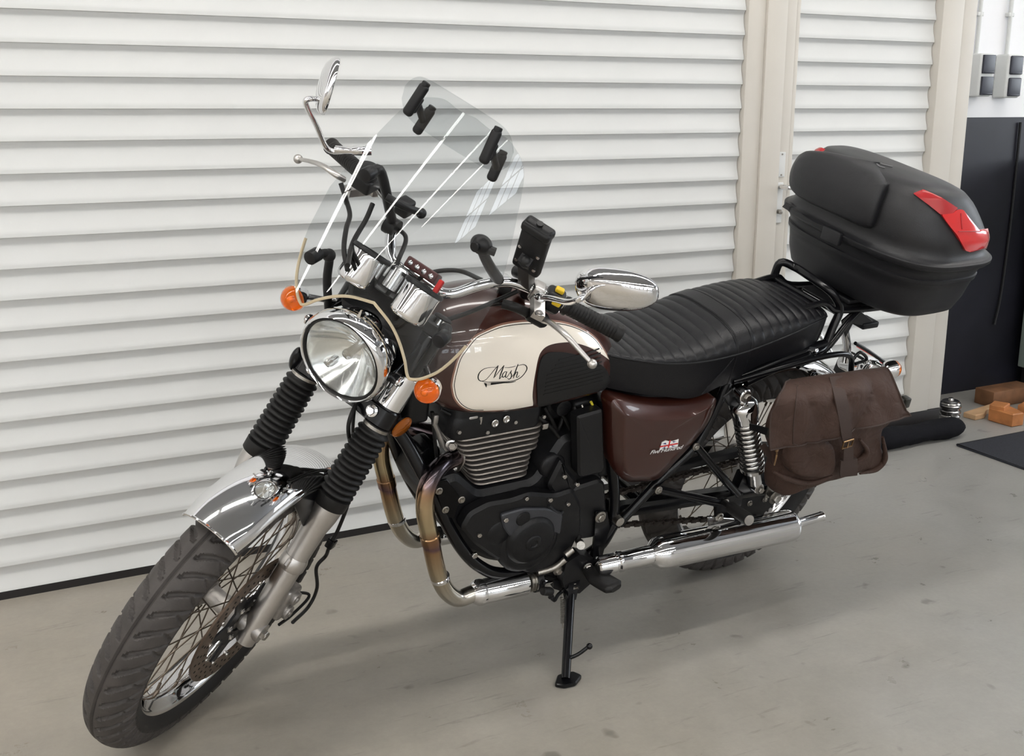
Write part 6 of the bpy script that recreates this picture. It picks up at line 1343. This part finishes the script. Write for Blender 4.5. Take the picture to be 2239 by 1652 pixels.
mb = MB(); mb.rings(rs); body = obj('bag_body', mb, FAB, bag, ang=80)
ctl = [[(0.1046,0.1850,0.7055), (0.0070,0.1850,0.7030), (-0.1067,0.1850,0.6985), (-0.2128,0.1850,0.6918)],
       [(0.1804,0.2380,0.7352), (0.0699,0.2380,0.7325), (-0.0476,0.2380,0.7293), (-0.1730,0.2380,0.7206)],
       [(0.2425,0.2900,0.7324), (0.1232,0.2930,0.7284), (-0.0066,0.2930,0.7256), (-0.1667,0.2860,0.6898)],
       [(0.2559,0.3080,0.6818), (0.1169,0.3120,0.6770), (-0.0202,0.3120,0.6776), (-0.1893,0.3040,0.6504)],
       [(0.2547,0.3130,0.6132), (0.0952,0.3200,0.6131), (-0.0426,0.3200,0.6172), (-0.2151,0.3130,0.6207)]]
rows = [spl([A(*p) for p in r], 10) for r in ctl]; cols = [spl([r[j] for r in rows], 9) for j in range(len(rows[0]))]
NU, NV = len(cols)-1, len(cols[0])-1
fw_ = [(rng.uniform(-22, 22), rng.uniform(-34, 34), rng.uniform(0, 6)) for _ in range(7)]
def flapf(u, v):
    p = cols[int(round(u*NU))][int(round(v*NV))].copy()
    cr = sum(sin(a*p[0]+b*p[2]+c_) for a, b, c_ in fw_)/7+1.0*(abs(sin(19*p[0]+11*p[2]))**.35-.85)+.8*(abs(sin(27*p[0]-16*p[2]+1))**.35-.85); p[1] += .015*cr*min(1, v*2); p[2] += .003*cr
    return p
mb = MB(); mb.sheet(flapf, NU, NV, .0022); fl2 = obj('bag_flap', mb, FAB, bag, 'wide flap over the front of the bag', ang=80)
mb = MB(); mb.tube([flapf(u, 1)+A(0, .001, 0) for u in np.linspace(0, 1, 31)], .0022, 8); mb.tube([flapf(.0, v)+A(0, .001, 0) for v in np.linspace(0, 1, 25)], .0022, 8); mb.tube([flapf(1., v)+A(0, .001, 0) for v in np.linspace(0, 1, 25)], .0022, 8); obj('flap_hem', mb, STR, fl2)
mb = MB(); mb.tube([flapf(.10+.05*v, v)+A(0, .001, 0) for v in np.linspace(.3, 1, 20)], .0012, 6); obj('flap_seam', mb, STR, fl2)
def strap(P, w, name, m, parent, th=.003):
    mb = MB(); mb.tube(P, w/2, 12, sm=5, flat=th/w*2, up=(0, 1, 0)); return mb
def band(Lp, Rp_, th, name, m, parent):
    L1 = spl([A(*p) for p in Lp], 6); R1 = spl([A(*p) for p in Rp_], 6); rs = []
    for i in range(len(L1)):
        t = L1[min(i+1, len(L1)-1)]-L1[max(i-1, 0)]; n_ = nrm(np.cross(R1[i]-L1[i], t)); n_ = n_*(1 if n_[1] > 0 else -1)*th
        rs.append([L1[i], R1[i], R1[i]+n_, L1[i]+n_])
    mb = MB(); mb.rings(rs); return obj(name, mb, m, parent)
cs_ = band([(0.0495,0.2500,0.7355), (0.0844,0.3040,0.7218), (0.0750,0.3210,0.6806), (0.0482,0.3270,0.6231), (0.0234,0.3240,0.5848), (0.0017,0.3180,0.5381)], [(0.0053,0.2500,0.7324), (0.0440,0.3040,0.7188), (0.0341,0.3210,0.6771), (0.0142,0.3270,0.6230), (-0.0105,0.3240,0.5820), (-0.0345,0.3180,0.5345)], .0035, 'closing_strap', STR, bag)
bc = A(*(0.0204,0.3310,0.5947)); mb = MB(); mb.tube([bc+A(x, .002, z) for x, z in ((.016, .009), (-.016, .011), (-.016, -.007), (.016, -.009))], .0022, 8, closed=True); mb.tube([bc+A(0, .003, .010), bc+A(0, .004, -.009)], .0017, 6); obj('buckle', mb, BKL, cs_)
band([(0.0065,0.3140,0.5366), (-0.0057,0.3120,0.4999), (-0.0198,0.3080,0.4811)], [(-0.0529,0.3140,0.5310), (-0.0698,0.3120,0.4915), (-0.0810,0.3080,0.4732)], .005, 'strap_patch', STR, bag)
# lower front pocket with folds
pk = [(0.1597,0.2900,0.6044), (0.0799,0.2940,0.6000), (0.0280,0.2960,0.5693), (-0.0015,0.2960,0.5043), (0.0233,0.2940,0.4817), (0.1225,0.2920,0.5073), (0.1606,0.2900,0.5477)]
Q = [A(*p) for p in pk]; c = sum(Q)/len(Q); rs = []
for f, dy in ((1.05, -.015), (1.0, .004), (.93, .010), (.8, .013), (.55, .014), (.3, .008), (.08, .006)): rs.append([p+A(0, dy+.010*crease(p*1.7), 0) for p in spl([c+(p-c)*f for p in Q], 6, True)])
mb = MB(); mb.rings(rs); obj('front_pocket', mb, FAB, bag, ang=80)
for P in ([(0.1941,0.2830,0.5249), (0.1520,0.2930,0.5027), (0.0609,0.2900,0.4662), (-0.0124,0.2930,0.4733)], [(-0.0606,0.3030,0.5755), (-0.1049,0.3000,0.5319), (-0.0949,0.2960,0.5048), (-0.0630,0.2980,0.5059)], [(-0.1681,0.2880,0.5527), (-0.2039,0.2880,0.4842), (-0.1889,0.2830,0.4497), (-0.1230,0.2880,0.4530)]):
    mb = MB(); mb.tube(P, [.004]+[.0085]*(len(P)-2)+[.003], 12, sm=8, flat=.8); obj('fabric_fold', mb, FAB, body)
band([(0.2188,0.2000,0.6141), (0.2203,0.2330,0.6268), (0.2218,0.2630,0.6366)], [(0.2141,0.2000,0.5981), (0.2143,0.2330,0.6069), (0.2153,0.2630,0.6156)], .0025, 'side_strap', BPL, bag)
mb = MB(); p = A(*(0.2157,0.2740,0.6307)); mb.rbox(p, (.036, .010, .024), None, .003, 2); mb.rbox(p+A(-.02, .002, -.003), (.012, .007, .030), None, .002, 1); obj('side_buckle', mb, BPK, bag)
mb = MB(); p = A(*(-0.2420,0.2680,0.6311)); mb.rbox(p, (.020, .022, .028), None, .004, 2); mb.rbox(p+A(.012, -.01, .004), (.014, .03, .012), None, .003, 1); obj('side_buckle', mb, BPK, bag)
mb = MB(); mb.tube([(0.2049,0.2880,0.5871), (0.2166,0.3000,0.5842), (0.2158,0.3000,0.5678), (0.2108,0.2960,0.5542)], .0022, 8, sm=3); mb.rbox(A(*(0.2105,0.2920,0.5931)), (.008, .005, .010), None, .0015, 1); obj('zip_pull', mb, BKL, bag)
band([(0.1561,0.1900,0.5322), (0.1234,0.2200,0.4842), (0.0889,0.2380,0.4288)], [(0.1398,0.1900,0.5382), (0.1064,0.2200,0.4886), (0.0740,0.2380,0.4309)], .003, 'side_strap', STR, bag)
